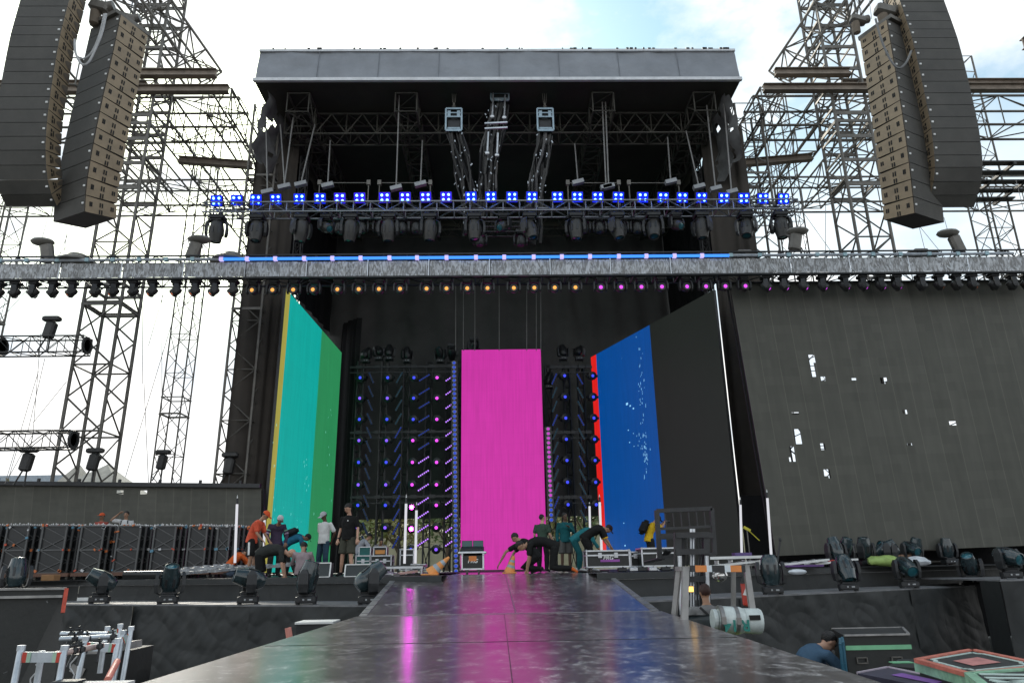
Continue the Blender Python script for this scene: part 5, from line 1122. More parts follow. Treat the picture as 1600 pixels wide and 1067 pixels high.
    # hair / hat
    if hat != 'none_bald' and hair != 'none':
        s = MB(); n0 = len(s.v); s.ell(hd+up*.038*k-face*.012*k, (.084*k, .1*k, .1*k), HM, 14)
        for i in range(n0, len(s.v)):
            q = s.v[i]-hd; f_, u_ = q.dot(face), q.dot(up)
            cut = .055*k if f_ > .03 else (.0 if f_ > -.03 else -.045*k)
            if u_ < cut: s.v[i] = hd+rt*q.dot(rt)*.9+face*(f_*.88)+up*cut
            s.v[i] += V([noise.noise(s.v[i]*40+V((j*9, 0, 0)))*.008 for j in range(3)])
        if hair == 'long': s.loft([hd-face*.06, hd-face*.09-up*.12, J['neck']-face*.06-up*.04], [(.075, .05), (.08, .045), (.06, .03)], rt, 10)
        if hair == 'bun': s.ell(hd-face*.1+up*.03, (.045, .045, .045), HM, 10)
        s.build('hair', hm, r_, True)
    if hat and hat[0] in ('cap', 'hard'):
        hc = cloth('hat_%d_%d_%d' % tuple(int(c*999) for c in hat[1]), hat[1]); s = MB(); n0 = len(s.v); s.ell(hd+up*.045*k, (.092*k, .108*k, .098*k), HM, 16)
        for i in range(n0, len(s.v)):
            q = s.v[i]-hd; u_ = q.dot(up)
            if u_ < .045*k: s.v[i] = s.v[i]+up*(.045*k-u_)
        h_ = s.build('cap', hc, r_, True)
        s = MB(); bd = face if len(hat) < 4 else -face; s.box(hd+bd*.135*k+up*.05*k, (.13*k, .1*k, .012), HM, bev=.004); s.build('brim', cloth('brim_%d_%d_%d' % tuple(int(c*999) for c in hat[2]), hat[2]) if len(hat) > 2 else hc, h_)
    if extra: extra(r_, J, HM, hd, face, up, rt, k)
    r_.location = (x, y, z); r_.rotation_euler.z = R(yaw); return r_
def px_x(px, Y, z=2.6):   # world x for a pixel column at distance Y
    lo = P(px, 860, Y); return lo.x
def bracelet(r_, J, HM, hd, face, up, rt, k):
    s = MB(); a, b = J['wrR'], J['elR']; s.tube(a.lerp(b, .08), a.lerp(b, .16), .034, 10); s.build('watch', BLKM, r_)
    s = MB(); s.box(J['chest']+V((-.07, .15, .03)), (.03, .01, .03)); s.build('chest_badge', LOGO, r_)
def stripes(r_, J, HM, hd, face, up, rt, k):
    for S_ in 'LR':
        s = MB(); h, n_ = J['hip'+S_], J['kn'+S_]; sg = -1 if S_ == 'L' else 1; o = V((sg*.118, 0, 0)); s.bar(h.lerp(n_, .05)+o, h.lerp(n_, .85)+o*.95, .02, .05); s.build('side_stripe', LOGO, r_)
        s = MB(); a, b = J['sh'+S_], J['el'+S_]; s.tube(a.lerp(b, .58), a.lerp(b, .74), .062, 12); s.build('armband', LOGO, r_)
def armbands(cols):
    def f(r_, J, HM, hd, face, up, rt, k):
        for S_ in 'LR':
            a, b = J['el'+S_], J['sh'+S_]
            for q, c in enumerate(cols): s = MB(); s.tube(a.lerp(b, .08+q*.3), a.lerp(b, .2+q*.3), .064, 12); s.build('sleeve_band', cloth('band_%d' % int(c[0]*999), c), r_)
    return f
def backpack(col, cam_=False):
    def f(r_, J, HM, hd, face, up, rt, k):
        s = MB(); c = (J['chest']+J['mid'])/2; u = (J['neck']-J['mid']).normalized(); sx = V((1, 0, 0)); bk = u.cross(sx); bk = bk if bk.y < 0 or bk.z > 0 else -bk
        M_ = Matrix((sx, -bk, u)).transposed(); s.box(c+bk*.22, (.34, .22, .46), M_, bev=.09); s.build('backpack', cloth('bag_%d' % int(col[0]*999), col), r_, True)
        if cam_:
            s = MB(); q = (J['wrL']+J['wrR'])/2+V((0, .06, .03)); s.box(q, (.14, .08, .1), bev=.01); s.tube(q, q+V((0, .12, 0)), .04, 12); s.build('camera', BLKM, r_)
    return f
S0 = ZS+.005
person('man in orange-red tee and orange cap bowing over the others', px_x(394, 20.4), 20.4, S0, -98, BOW, (.62, .1, .05), 'short', (.015,)*3, 'short', (.3,)*3, 'short', ('cap', (.6, .09, .03)), 'tan', 1.82, extra=stripes, sleevemat=None, socks=(.35,)*3)
person('man in dark purple jacket and white-brown cap looking down', px_x(430, 21.3), 21.3, S0, -150, pose(**{k_: BOW[k_] for k_ in ('neck', 'head', 'face')}, el=(.28, .06, 1.15), wr=(.22, .2, .93)), (.055, .04, .07), 'long', (.03,)*3, 'long', (.03,)*3, 'short', ('cap', (.5,)*3, (.1, .06, .05)), 'brown', 1.74, extra=armbands([(.35, .27, .36), (.2, .35, .25)]))
person('bald man in charcoal tee on hands and knees on the deck', px_x(424, 19.55), 19.55, S0, -82, FOURS, (.03, .032, .03), 'short', (.012,)*3, 'short', (.25, .25, .25), 'none', 'none_bald', 'light', 1.82, belly=.04, socks=(.3,)*3)
person('person in pale mauve shirt and black cap sitting with back turned', px_x(473, 19.5), 19.5, S0, 8, SIT, (.3, .24, .25), 'long', (.03,)*3, 'long', (.03,)*3, 'short', ('cap', (.015,)*3, (.015,)*3), 'tan', 1.8)
person('man in white shirt, grey cap and jeans with hands behind him', px_x(505, 22.3), 22.3, S0, 150, pose(head=(0, .06, 1.62), face=(0, .8, -.5), el=(.29, -.12, 1.15), wr=(.1, -.2, .93)), (.62, .62, .6), 'short', (.03, .06, .09), 'long', (.03,)*3, 'short', ('cap', (.4, .4, .42), (.4, .4, .42)), 'dark', 1.85, belly=.02)
person('man in black polo and olive shorts looking down to his right', px_x(543, 19.6), 19.6, S0, 158, pose(head=(-.0, .06, 1.63), face=(.35, .85, -.4), anL=(-.16, 0, .08), anR=(.2, -.05, .08), wrL=(-.3, .05, .88)), (.012,)*3, 'short', (.06, .06, .045), 'short', (.02,)*3, 'short', None, 'light', 1.84, belly=.03, extra=bracelet)
LEAN = pose(pelvis=(0, -.08, .93), mid=(0, 0, 1.09), chest=(0, .12, 1.25), neck=(0, .24, 1.37), head=(0, .34, 1.48), face=(0, .9, -.4), sh=(.185, .2, 1.32), el=(.26, .38, 1.08), wr=(.2, .6, .95))
person('young man in grey tee reaching over the equipment cases', px_x(561, 26), 26, S0-.15, -80, LEAN, (.3, .31, .34), 'short', (.03, .09, .11), 'long', (.03,)*3, 'short', ('cap', (.02,)*3, (.02,)*3), 'tan', 1.66)
person('woman in grey tee with a yellow strap behind the cases', px_x(592, 27), 27, S0-.3, -160, LEAN, (.2, .19, .2), 'short', (.04,)*3, 'long', (.03,)*3, 'bun', None, 'tan', 1.66, extra=lambda r_, J, *a: MB().bar(J['shL']+V((.05, .12, 0)), J['mid']+V((.1, .16, 0)), .02, .05).build('strap', cloth('yellow_strap', (.5, .35, .04)), r_))
person('man in dark green tee standing with his back to the camera', px_x(848, 23.6), 23.6, S0, -18, pose(face=(.6, .8, 0), wrR=(.33, .08, .9)), (.045, .075, .055), 'short', (.015,)*3, 'long', (.02,)*3, 'short', None, 'light', 1.76)
person('person in teal sweater and patterned shorts with hand on chest', px_x(884, 22.4), 22.4, S0, 188, pose(elL=(-.27, .05, 1.15), wrL=(-.08, .2, 1.3), face=(-.3, .95, 0)), (.01, .085, .095), 'long', (.09, .09, .085), 'short', (.05,)*3, 'long', None, 'dark', 1.72)
person('person in teal top bent over beside the long flight case', px_x(905, 22), 22, S0, -100, BEND, (.02, .15, .17), 'long', (.01, .08, .09), 'long', (.5,)*3, 'short', None, 'tan', 1.7)
person('person in black tee with yellow armband bending over the case', px_x(922, 20.6), 20.6, S0, -88, BEND, (.012,)*3, 'short', (.012,)*3, 'long', (.6,)*3, 'short', ('cap', (.03, .015, .015), (.03, .015, .015)), 'tan', 1.7, extra=armbands([(.6, .33, .02)]))
person('man in black kneeling on all fours with orange trainers at the ramp top', px_x(848, 18.95), 18.95, S0+.01, 84, FOURS, (.012,)*3, 'short', (.012,)*3, 'long', (.65, .14, .03), 'short', None, 'tan', 2.0, grey=False)
person('dark-haired man in black crouching with his arm stretched down left', px_x(826, 20.0), 20.0, S0, 82, pose(**{**{q: CROUCH[q] for q in CROUCH}, 'elL': (-.24, .55, .52), 'wrL': (-.22, .72, .24)}), (.014,)*3, 'short', (.014,)*3, 'long', (.03,)*3, 'short', None, 'tan', 1.86)
person('photographer in yellow tee with black backpack bending forward', px_x(1017, 22.6), 22.6, S0, -85, pose(**{**BOW, 'elL': (-.2, .36, 1.3), 'elR': (.2, .36, 1.3), 'wrL': (-.08, .5, 1.46), 'wrR': (.08, .5, 1.46)}), (.6, .38, .02), 'short', (.02,)*3, 'long', (.03,)*3, 'short', ('cap', (.02,)*3), 'tan', 1.68, extra=backpack((.015,)*3, True))
person('man in red cap peeking over the panel carts at left', px_x(152, 24.6), 24.6, S0+.42, 175, pose(), (.35, .08, .06), 'long', (.03,)*3, 'long', (.03,)*3, 'short', ('cap', (.55, .1, .04)), 'brown', 1.66)
person('man in white tee shading his brow behind the panel carts', px_x(190, 24.6), 24.6, S0+.43, 185, pose(elR=(.42, .15, 1.45), wrR=(.16, .22, 1.66)), (.6, .6, .6), 'short', (.03,)*3, 'long', (.03,)*3, 'short', None, 'tan', 1.7, extra=lambda r_, J, *a: [MB().bar(J['neck']+V((q*.1, .1, -.02)), J['mid']+V((q*.12, .14, 0)), .03, .02).build('strap', BLKM, r_) for q in (-1, 1)])
person('worker in orange vest crouching behind the white pole at left', px_x(370, 22.4), 22.4, S0, -60, CROUCH, (.6, .12, .03), 'long', (.05, .07, .1), 'long', (.03,)*3, 'short', None, 'tan', 1.45)
person('person in blue top bent double with a black backpack', px_x(450, 22.4), 22.4, S0, -75, BEND, (.02, .12, .2), 'short', (.02,)*3, 'long', (.03,)*3, 'short', ('cap', (.03,)*3), 'brown', 1.66, extra=backpack((.018, .02, .022)))
# crouching man lower right
pb = P(1299, 1003, 9.6); zz_ = pb.z-.86
person('man in blue tee with shaved sides stooping beside the black road case', pb.x-.34, 9.6, zz_, -80, CROUCH, (.06, .11, .17), 'short', (.03,)*3, 'long', (.03,)*3, 'short', None, 'light', 1.75)
# ================================================================ FORKLIFT
YFK = 10.6
fc = P(1120, 885, YFK); fk = empty('forklift', (fc.x, YFK, GZ), 'forklift seen from behind with gas bottle and raised load backrest', 'forklift')
GREYP = mat('forklift_grey', (.3, .29, .28), .45, .3, .2, 4); DGR = mat('forklift_dark', (.04, .04, .042), .5, .3, .3, 5); LIME = mat('forklift_lime', (.4, .5, .1), .4, 0, .15, 3, coat=.4)
def PB(s, a, Ya, b, Yb, w_, t_=None, m=0): s.bar(P(*a, Ya), P(*b, Yb), w_, t_ or w_, m); return s
for (a, Ya, b, Yb, w_) in (((1071, 888), 10.2, (1069, 985), 10.1, .085), ((1061, 889), 11.4, (1052, 975), 11.5, .07), ((1166, 888), 10.2, (1181, 990), 10.1, .075), ((1146, 890), 11.4, (1146, 975), 11.5, .06)):
    PB(MB(), a, Ya, b, Yb, w_).build('guard_post', GREYP, fk)
s = MB(); PB(s, (1066, 888), 10.2, (1170, 886), 10.2, .06, .06); PB(s, (1058, 888), 11.4, (1150, 887), 11.4, .06); PB(s, (1066, 888), 10.2, (1058, 888), 11.4, .06); PB(s, (1168, 886), 10.2, (1150, 887), 11.4, .06)
for k in range(1, 6): PB(s, (1066+k*17, 888), 10.2, (1058+k*15.5, 888), 11.4, .035)
s.build('guard_roof', GREYP, fk)
for (xa_, xb_, m_) in ((1085, 1103, mat('reflect_orange', (.75, .25, .06), .4)), (1103, 1111, mat('reflect_white', (.7, .75, .78), .4)), (1131, 1140, mat('reflect_white', (.7, .75, .78), .4)), (1140, 1157, mat('reflect_orange', (.75, .25, .06), .4)), (1111, 1131, DGR), (1157, 1163, DGR), (1079, 1085, DGR)):
    PB(MB(), (xa_, 888), 10.15, (xb_, 888), 10.15, .085, .085).build('reflective_band', m_, fk)
# mast
s = MB(); YM = 12.3
for px in (1060, 1105): PB(s, (px-2, 832), YM, (px, 1010), YM, .1, .1); 
for px in (1067, 1098): PB(s, (px, 835), YM+.15, (px, 1010), YM+.15, .06, .08)
for py in (836, 862): PB(s, (1056, py), YM-.05, (1108, py-1), YM-.05, .06, .09)
PB(s, (1058, 905), YM-.05, (1106, 904), YM-.05, .06, .09); s.build('mast', DGR, fk)
s = MB(); 
for px in (1080, 1084): s.tube(P(px, 826, YM+.1), P(px, 1000, YM+.1), .025, 8)
s.build('lift_cylinder', ALU, fk)
s = MB()
for px in (1072, 1090, 1094): s.path([P(px, 838, YM-.02), P(px+3, 870, YM), P(px-1, 905, YM), P(px, 950, YM)], .016, 5)
s.build('hydraulic_hose', BLKM, fk)
for a in ((1062, 868), (1104, 868)): MB().tube(P(a[0], a[1], YM-.1), P(a[0]+3, 960, YM-.1), .035, 8).build('mast_rail', ALU, fk)
s = MB(); YC = 13.2
for (a, b, w_) in (((1026, 798), (1112, 794), .07), ((1026, 797), (1031, 872), .08), ((1112, 794), (1117, 866), .07), ((1030, 826), (1114, 822), .045), ((1032, 838), (1116, 836), .1), ((1031, 871), (1060, 868), .06), ((1100, 866), (1118, 866), .06)): PB(s, a, YC, b, YC, w_, w_)
for k in range(1, 7): PB(s, (1026+k*12.3, 797), YC, (1029+k*12.3, 825), YC, .02)
s.build('load_backrest', DGR, fk)
s = MB(); s.loft([P(1010, 878, YC+1.2), P(1035, 872, YC+.2), P(1045, 860, YC)], [(.07, .025)]*3, (1, 0, 0), 6); s.build('fork_tine', DGR, fk)
# body, counterweight, seat
b0_ = P(1125, 1000, 10.4); s = MB(); s.box((b0_.x, 10.75, .25), (1.05, 1.3, 1.15), bev=.12); s.build('counterweight', LIME, fk, True)
s = MB(); q = P(1105, 975, 10.6); s.box((q.x, 10.75, q.z-.1), (.62, .16, .42), rot((1, 0, 0), -8), bev=.07); s.box((q.x, 11.05, q.z-.34), (.55, .6, .14), bev=.05); s.build('seat', mat('seat_vinyl', (.035, .042, .045), .45, 0, .2, 5), fk, True)
s = MB(); s.box((fc.x-.1, 11.9, .5), (.95, 1.0, 1.2), bev=.06); s.build('dashboard', DGR, fk)
for X in (-.5, .55):
    for Y_ in (10.6, 12.1):
        s = MB(); s.lathe([(.12, -.1), (.3, -.1), (.33, -.05), (.33, .05), (.3, .1), (.12, .1)], Matrix(((0, 0, 1), (1, 0, 0), (0, 1, 0))), (fc.x+X, Y_, GZ+.33), 18); s.build('wheel', BLKP, fk, True)
# gas bottle
ta, tb = P(1113, 967, 10.1), P(1188, 970, 10.1); ax = (tb-ta).normalized(); L_ = (tb-ta).length; MX = ax.to_track_quat('Z', 'Y').to_matrix()
s = MB(); rt_b = .17; s.lathe([(.11, 0), (.125, .0), (.13, .05), (.10, .06), (rt_b*.92, .09), (rt_b, .15), (rt_b, L_-.28), (rt_b*.85, L_-.2), (rt_b*.6, L_-.17)], MX, ta, 24)
tk = s.build('gas_bottle', mat('bottle_paint', (.55, .6, .58), .45, 0, .25, 6), fk, True)
s = MB(); s.lathe([(.155, L_-.22), (.16, L_-.02), (.15, L_-.0), (.14, L_-.02), (.14, L_-.2)], MX, ta, 24); s.build('valve_collar', mat('bottle_paint', (.55, .6, .58), .45), tk, True)
s = MB(); s.box(ta+ax*(L_-.12)+V((0, -.155, .05)), (.14, .03, .06)); s.build('collar_slot', HOLE, tk)
for f_ in (.16, .47): s = MB(); s.lathe([(rt_b+.004, L_*f_-.025), (rt_b+.008, L_*f_-.025), (rt_b+.008, L_*f_+.025), (rt_b+.004, L_*f_+.025)], MX, ta, 24); s.box(ta+ax*L_*f_+V((0, -.175, .0)), (.06, .04, .09)); s.build('strap', mat('strap_steel', (.25, .24, .23), .4, .6), tk)
def text(body_, size, loc, M_, m, parent, name='lettering', ext=.002, bold=.0, shear=0):
    c = bpy.data.curves.new('txt', 'FONT'); c.body = body_; c.size = size; c.extrude = ext; c.align_x = 'CENTER'; c.align_y = 'CENTER'; c.offset = bold; c.shear = shear
    o = bpy.data.objects.new('txt', c); COL.objects.link(o); dg = bpy.context.evaluated_depsgraph_get(); dg.update(); me = bpy.data.meshes.new_from_object(o.evaluated_get(dg)); bpy.data.objects.remove(o)
    s = MB(); s.add([V(loc)+M_ @ v.co for v in me.vertices], [tuple(p.vertices) for p in me.polygons]); bpy.data.meshes.remove(me)
    return s.build(name, m, parent)
FRONT = Matrix(((1, 0, 0), (0, 0, -1), (0, 1, 0)))    # text plane facing -Y
UPS = FRONT @ rot((0, 0, 1), 180)
text('R.14', .19, ta+ax*L_*.42+V((0, -rt_b-.003, -.05)), UPS, mat('green_paint_text', (.02, .22, .18), .5), tk, bold=.006)
s = MB(); s.lathe([(.02, 0), (.05, .02), (.055, .06), (.055, .3), (.03, .36), (.015, .42)], None, P(1167, 947, 10.5), 14, ms=[0, 0, 0, 1, 1]); e_ = s.build('fire_extinguisher', [mat('ext_red', (.55, .05, .03), .35), mat('ext_black', (.05,)*3, .4)], fk, True)
s = MB(); s.tube(P(1166, 930, 10.49), P(1167, 918, 10.49), .057, 14, 0); s.build('paper_label', WHITEP, e_)
s = MB(); c = P(1078, 920, 10.9); s.box(c, (.1, .06, .09), bev=.01); lmp = s.build('work_lamp', mat('lamp_shell', (.3, .2, .1), .5), fk); s = MB(); s.box(c+V((0, -.035, 0)), (.08, .012, .07)); s.build('lens', emit('amber_lit', (255, 196, 90), 3.0), lmp)
s = MB(); s.ell(P(1125, 899, 11.5), (.12, .03, .1)); s.build('mirror', mat('mirror_glass', (.6,)*3, .08, .9), fk, True)
dr = P(1105, 945, 10.95)
person('forklift driver in grey tee with a cross strap, back turned', P(1103, 925, 11).x, 11.0, P(1103, 925, 11).z-.83*.95, 0, DRIVE, (.2, .2, .2), 'short', (.04,)*3, 'long', (.03,)*3, 'short', None, 'tan', 1.72, hairmat=mat('hair_reddish', (.045, .018, .014), .6), extra=lambda r_, J, *a: MB().bar(J['shL']+V((.06, -.13, .03)), J['mid']+V((.13, -.15, .05)), .012, .035).build('strap', BLKM, r_))
# ================================================================ CASES AND GEAR ON THE DECK
CASEB = mat('case_laminate', (.018, .019, .018), .5, 0, .35, 6); CASET = mat('case_teal', (.01, .12, .11), .5)
def flight_case(label, cx, cy, z, W, D, H, mt=None, txt=None, casters=True, lid=.28, sticker=None, yaw=0, latches=2, name='flight_case'):
    r_ = empty(name, (cx, cy, z), label, 'flight case'); mt = mt or CASEB; z0 = z+(.13 if casters else 0); t = .035
    MB().box((cx, cy, z0+H/2), (W-.01, D-.01, H-.01)).build('shell', mt, r_)
    s = MB(); hx_, hy_ = W/2, D/2
    for zz in (z0, z0+H, z0+H*(1-lid)):
        for sy in (-1, 1): s.box((cx, cy+sy*hy_, zz), (W, t, t))
        for sx in (-1, 1): s.box((cx+sx*hx_, cy, zz), (t, D, t))
    for sx in (-1, 1):
        for sy in (-1, 1): s.box((cx+sx*hx_, cy+sy*hy_, z0+H/2), (t, t, H))
    s.build('edging', ALU, r_)
    for sx in (-1, 1):
        for zz in (z0, z0+H): s = MB(); s.box((cx+sx*hx_, cy-hy_-.003, zz), (.07, .05, .07), bev=.02); s.build('corner', ALU, r_)
    for k in range(latches):
        xx_ = cx+((k+.5)/latches-.5)*W*.75; s = MB(); s.box((xx_, cy-hy_-.022, z0+H*(1-lid)), (.1, .012, .13), bev=.004); s.box((xx_, cy-hy_-.03, z0+H*(1-lid)), (.03, .02, .07)); s.build('latch', ALU, r_)
    if casters:
        for sx in (-1, 1):
            for sy in (-1, 1): s = MB(); s.tube((cx+sx*(hx_-.12)-.02, cy+sy*(hy_-.1), z+.055), (cx+sx*(hx_-.12)+.02, cy+sy*(hy_-.1), z+.055), .055, 12); s.box((cx+sx*(hx_-.12), cy+sy*(hy_-.1), z+.11), (.09, .09, .04)); s.build('caster', STEEL, r_)
    if txt: text(txt, .14, (cx, cy-hy_-.004, z0+H*.55), FRONT, LOGO, r_, bold=.004, shear=.25)
    if sticker: MB().box((cx+sticker[1], cy-hy_-.004, z0+H*sticker[2]), (sticker[3], .006, sticker[4])).build('tape', mat('tape_'+sticker[0], sticker[5], .6), r_)
    return r_
def casepx(label, xa_, xb_, ytop, Y, D, z=S0, **k):
    a, b = P(xa_, 880, Y), P(xb_, 880, Y); zt = P((xa_+xb_)/2, ytop, Y).z; c = .13 if k.get('casters', True) else 0
    return flight_case(label, (a.x+b.x)/2, Y+D/2, z, b.x-a.x, D, zt-z-c, **k)
casepx('long black flight case with purple tape at the ramp top', 917, 984, 860, 19.2, .7, txt='PRG', sticker=('purple', .05, .38, .5, .06, (.3, .08, .35)))
casepx('black flight case half hidden behind the raised forklift frame', 1004, 1062, 856, 19.6, .8, txt='PRG', latches=1)
casepx('narrow case squeezed between the two lettered flight cases', 986, 1001, 862, 20.2, .5, latches=1)
casepx('desk case carrying a console in front of the pink screen', 722, 755, 866, 19.6, .55, txt='PRG', sticker=('orange', 0, .72, .2, .13, (.7, .22, .05)), latches=0, lid=.0)
casepx('small black case with white edges near the magenta lamps', 643, 664, 882, 21.5, .5, latches=1)
casepx('upright case with silver trim behind the white poles', 625, 646, 858, 24, .5, latches=0)
casepx('teal case full of gear below the leaning young man', 556, 578, 868, 23.4, .6, mt=CASET, latches=1, casters=False)
casepx('wide rack case with green strips behind the polo man', 579, 611, 868, 23.4, .6, casters=False)
c = P(738, 862, 19.85); con = empty('control_console', c, 'small console with two teal monitors on the desk case', 'console')
s = MB(); s.box((c.x, 19.9, c.z-.02), (.75, .6, .06), bev=.015); s.build('desk_top', ALU, con); s = MB(); s.box((c.x, 19.85, c.z+.06), (.62, .42, .1), rot((1, 0, 0), 12), bev=.02); s.build('console_body', BLKP, con)
for sx in (-1, 1):
    s = MB(); s.box((c.x+sx*.15, 20.08, c.z+.21), (.28, .03, .18)); q = s.build('monitor', BLKP, con); MB().box((c.x+sx*.15, 20.062, c.z+.21), (.26, .006, .16)).build('screen', mat('teal_glass', (.02, .09, .1), .15), q)
for xa_, ya_, lab, w_ in ((562, 862, 'small teal rack unit on the cases', .36), (586, 862, 'small rack unit with an orange panel on the cases', .4)):
    c = P(xa_+8, ya_, 23.5); r_ = empty('rack_unit', c, lab, 'rack unit'); MB().box((c.x, 23.7, c.z), (w_, .4, .3)).build('shell', CASET if 'teal' in lab else CASEB, r_)
    s = MB()
    for sz in (-1, 1): s.box((c.x, 23.5, c.z+sz*.15), (w_, .03, .03)); s.box((c.x+sz*w_/2, 23.5, c.z), (.03, .03, .3))
    s.build('edging', ALU, r_)
    if 'orange' in lab: MB().box((c.x, 23.49, c.z), (w_*.75, .01, .12)).build('panel', mat('orange_panel', (.6, .25, .06), .5), r_)
# stage monitors with white edges
for (xa_, xb_, ya_, yb_, Y, lb) in ((476, 516, 879, 905, 18.75, 'white-edged monitor wedge just left of the polo man'), (538, 583, 881, 905, 18.75, 'white-edged monitor wedge in front of the polo man')):
    a, b = P(xa_, yb_, Y), P(xb_, ya_, Y); r_ = empty('monitor_wedge', (a.x, Y, S0), lb, 'stage monitor'); z0_, z1_ = S0, b.z; x0_, x1_ = a.x, b.x; D = .4
    s = MB(); s.add([(x0_, Y, z0_), (x1_, Y, z0_), (x1_, Y+.1, z1_), (x0_, Y+.1, z1_), (x0_, Y+D, z0_), (x1_, Y+D, z0_), (x1_, Y+D, z1_), (x0_, Y+D, z1_)], [(0, 1, 2, 3), (1, 5, 6, 2), (5, 4, 7, 6), (4, 0, 3, 7), (3, 2, 6, 7)]); s.build('cabinet', mat('monitor_grille', (.03, .037, .038), .6), r_)
    s = MB(); c_ = [V((x0_, Y, z0_)), V((x1_, Y, z0_)), V((x1_, Y+.1, z1_)), V((x0_, Y+.1, z1_))]
    for q in range(4): s.bar(c_[q]+V((0, -.01, 0)), c_[(q+1) % 4]+V((0, -.01, 0)), .03, .03)
    s.build('white_edging', WHITEP, r_)
# upright white light tubes
for i, (xt, yt, xb_, yb_, Y, lb) in enumerate(((371, 773, 367, 879, 21, 'tall white light pole left of the orange-red tee man'), (413.5, 798, 412, 882, 23, 'white light pole between the red and purple men'), (635, 772, 632, 880, 20.6, 'left of the two white light poles before the magenta lamps'), (651, 784, 649, 880, 20.6, 'right of the two white light poles before the magenta lamps'), (921, 784, 922, 832, 24, 'short white light pole left of the red stripe'), (936.5, 772, 940, 862, 21, 'white light pole in front of the red stripe'), (1156.5, 776, 1159, 866, 22, 'white light pole in the dark gap beside the right wall'), (1198, 764, 1205, 866, 21, 'tall white light pole in front of the right wall'))):
    a, b = P(xt, yt, Y), P(xb_, yb_, Y); b.z = max(b.z, S0) if Y < 30 else b.z; r_ = empty('light_pole', (b.x, Y, S0), lb, 'light pole'); d = (a-b); 
    s = MB(); s.tube(b, b+d*.86, .035, 10); s.build('tube', emit('white_tube', (222, 222, 228), .85), r_, True)
    s = MB(); s.tube(b+d*.86, b+d*.95, .03, 8); s.build('neck', BLKM, r_); s = MB(); s.tube(b+d*.95, a, .02, 8, 0, .004); s.build('tip', WHITEP, r_); s = MB(); s.box((b.x, Y, S0+.02), (.3, .3, .03)); s.build('foot', BLKM, r_)
# traffic cones
s = MB(); s.box((-13.2, 24.75, S0+.22), (8.2, 1.3, .41)); one(s, 'riser', BLKM, 'low black riser behind the panel carts at left', 'riser')
ORG_ = mat('cone_orange', (.75, .3, .08), .5, 0, .15, 6); REF = mat('cone_reflective', (.3, .36, .4), .4)
def cone(label, pa, pb, Y, r0):
    a, b = P(*pa, Y), P(*pb, Y); a.z = S0+.02; r_ = empty('traffic_cone', a, label, 'traffic cone'); d = b-a; M_ = d.to_track_quat('Z', 'Y').to_matrix(); L = d.length; ps_ = [(r0, 0), (r0*.78, L*.3), (r0*.62, L*.45), (r0*.5, L*.62), (r0*.38, L*.75), (.03, L)]
    for k in range(5): s = MB(); s.lathe(ps_[k:k+2], M_, a, 20); s.build('reflective_collar' if k in (1, 3) else 'cone_body', REF if k in (1, 3) else ORG_, r_, True)
    s = MB(); s.box((a.x, Y, S0+.02), (r0*2.5, r0*2.5, .035), bev=.01); s.build('base', ORG_, r_); return r_
cone('tall orange cone leaning over at the left of the ramp top', (672, 900), (702, 870), 18.9, .17); cone('orange traffic cone behind the crouching man in black', (796, 898), (803, 868), 19.5, .15)
# low tables, ramps, beams
def slab(name, label, cat, pts, th, m): 
    s = MB(); p = [V(q) for q in pts]; lo = [q-V((0, 0, th)) for q in p]; s.add(p+lo, [(0, 1, 2, 3), (7, 6, 5, 4), (0, 4, 5, 1), (1, 5, 6, 2), (2, 6, 7, 3), (3, 7, 4, 0)]); return one(s, name, m, label, cat)
a, b = P(560, 885, 20.4), P(661, 885, 20.4); tb_ = empty('low_table', (a.x, 20.4, S0), 'low black table with silver edge behind the right monitor wedge', 'table'); s = MB(); zt = P(610, 883, 20.4).z
s.box(((a.x+b.x)/2, 20.8, zt-.02), (b.x-a.x, .8, .04)); s.build('table_top', BLKP, tb_); s = MB(); s.box(((a.x+b.x)/2, 20.38, zt-.06), (b.x-a.x, .04, .06)); s.build('front_edge', ALU, tb_)
for k in range(5): MB().box((a.x+(b.x-a.x)*(k+.1)/4.2, 20.45, (zt+S0)/2), (.05, .05, zt-S0-.04)).build('leg', ALU, tb_)
a, b, c, d = P(583, 886, 19.6), P(625, 905, 18.95), P(614, 905, 18.7), P(575, 892, 19.3); slab('loading_ramp', 'grey metal ramp plate sloping down right of the monitor wedge', 'ramp', [(a.x, a.y, a.z), (b.x, b.y, S0+.05), (c.x, c.y, S0+.05), (d.x, d.y, a.z)], .04, ALU)
a, b = P(623, 899, 19), P(650, 893, 19); s = MB(); s.bar((a.x, 19, S0+.05), (b.x, 19.2, S0+.1), .16, .05); one(s, 'plank', mat('pink_plank', (.5, .3, .27), .6), 'short pinkish plank beside the leaning cone', 'plank')
DIRTY = mat('scuffed_white_metal', (.36, .37, .38), .5, .2, .45, 5)
for i, (xa_, ya_, xb_, yb_, Y, w_) in enumerate(((250, 893, 300, 881, 20.2, .3), (275, 897, 335, 880, 20.6, .35), (300, 898, 372, 879, 21, .4), (330, 897, 395, 888, 20, .3), (285, 890, 360, 893, 19.6, .22), (395, 890, 475, 887, 20.9, .25))):
    a, b = P(xa_, ya_, Y-.6), P(xb_, yb_, Y+.5); z1_ = S0+.1+.03*i; s = MB(); s.bar((a.x, Y-.6, z1_), (b.x, Y+.5, z1_+.09), w_, .07)
    for q in range(5): t = (q+.5)/5; s.box((a.x+(b.x-a.x)*t, Y-.6+1.1*t, z1_+.05+.09*t), (.1, .3, .04))
    one(s, 'ramp_section', DIRTY, f'scuffed grey ramp section on the left deck, {ordn(i+1)} from the left', 'ramp section', 'scuffed ramp sections on the left deck')
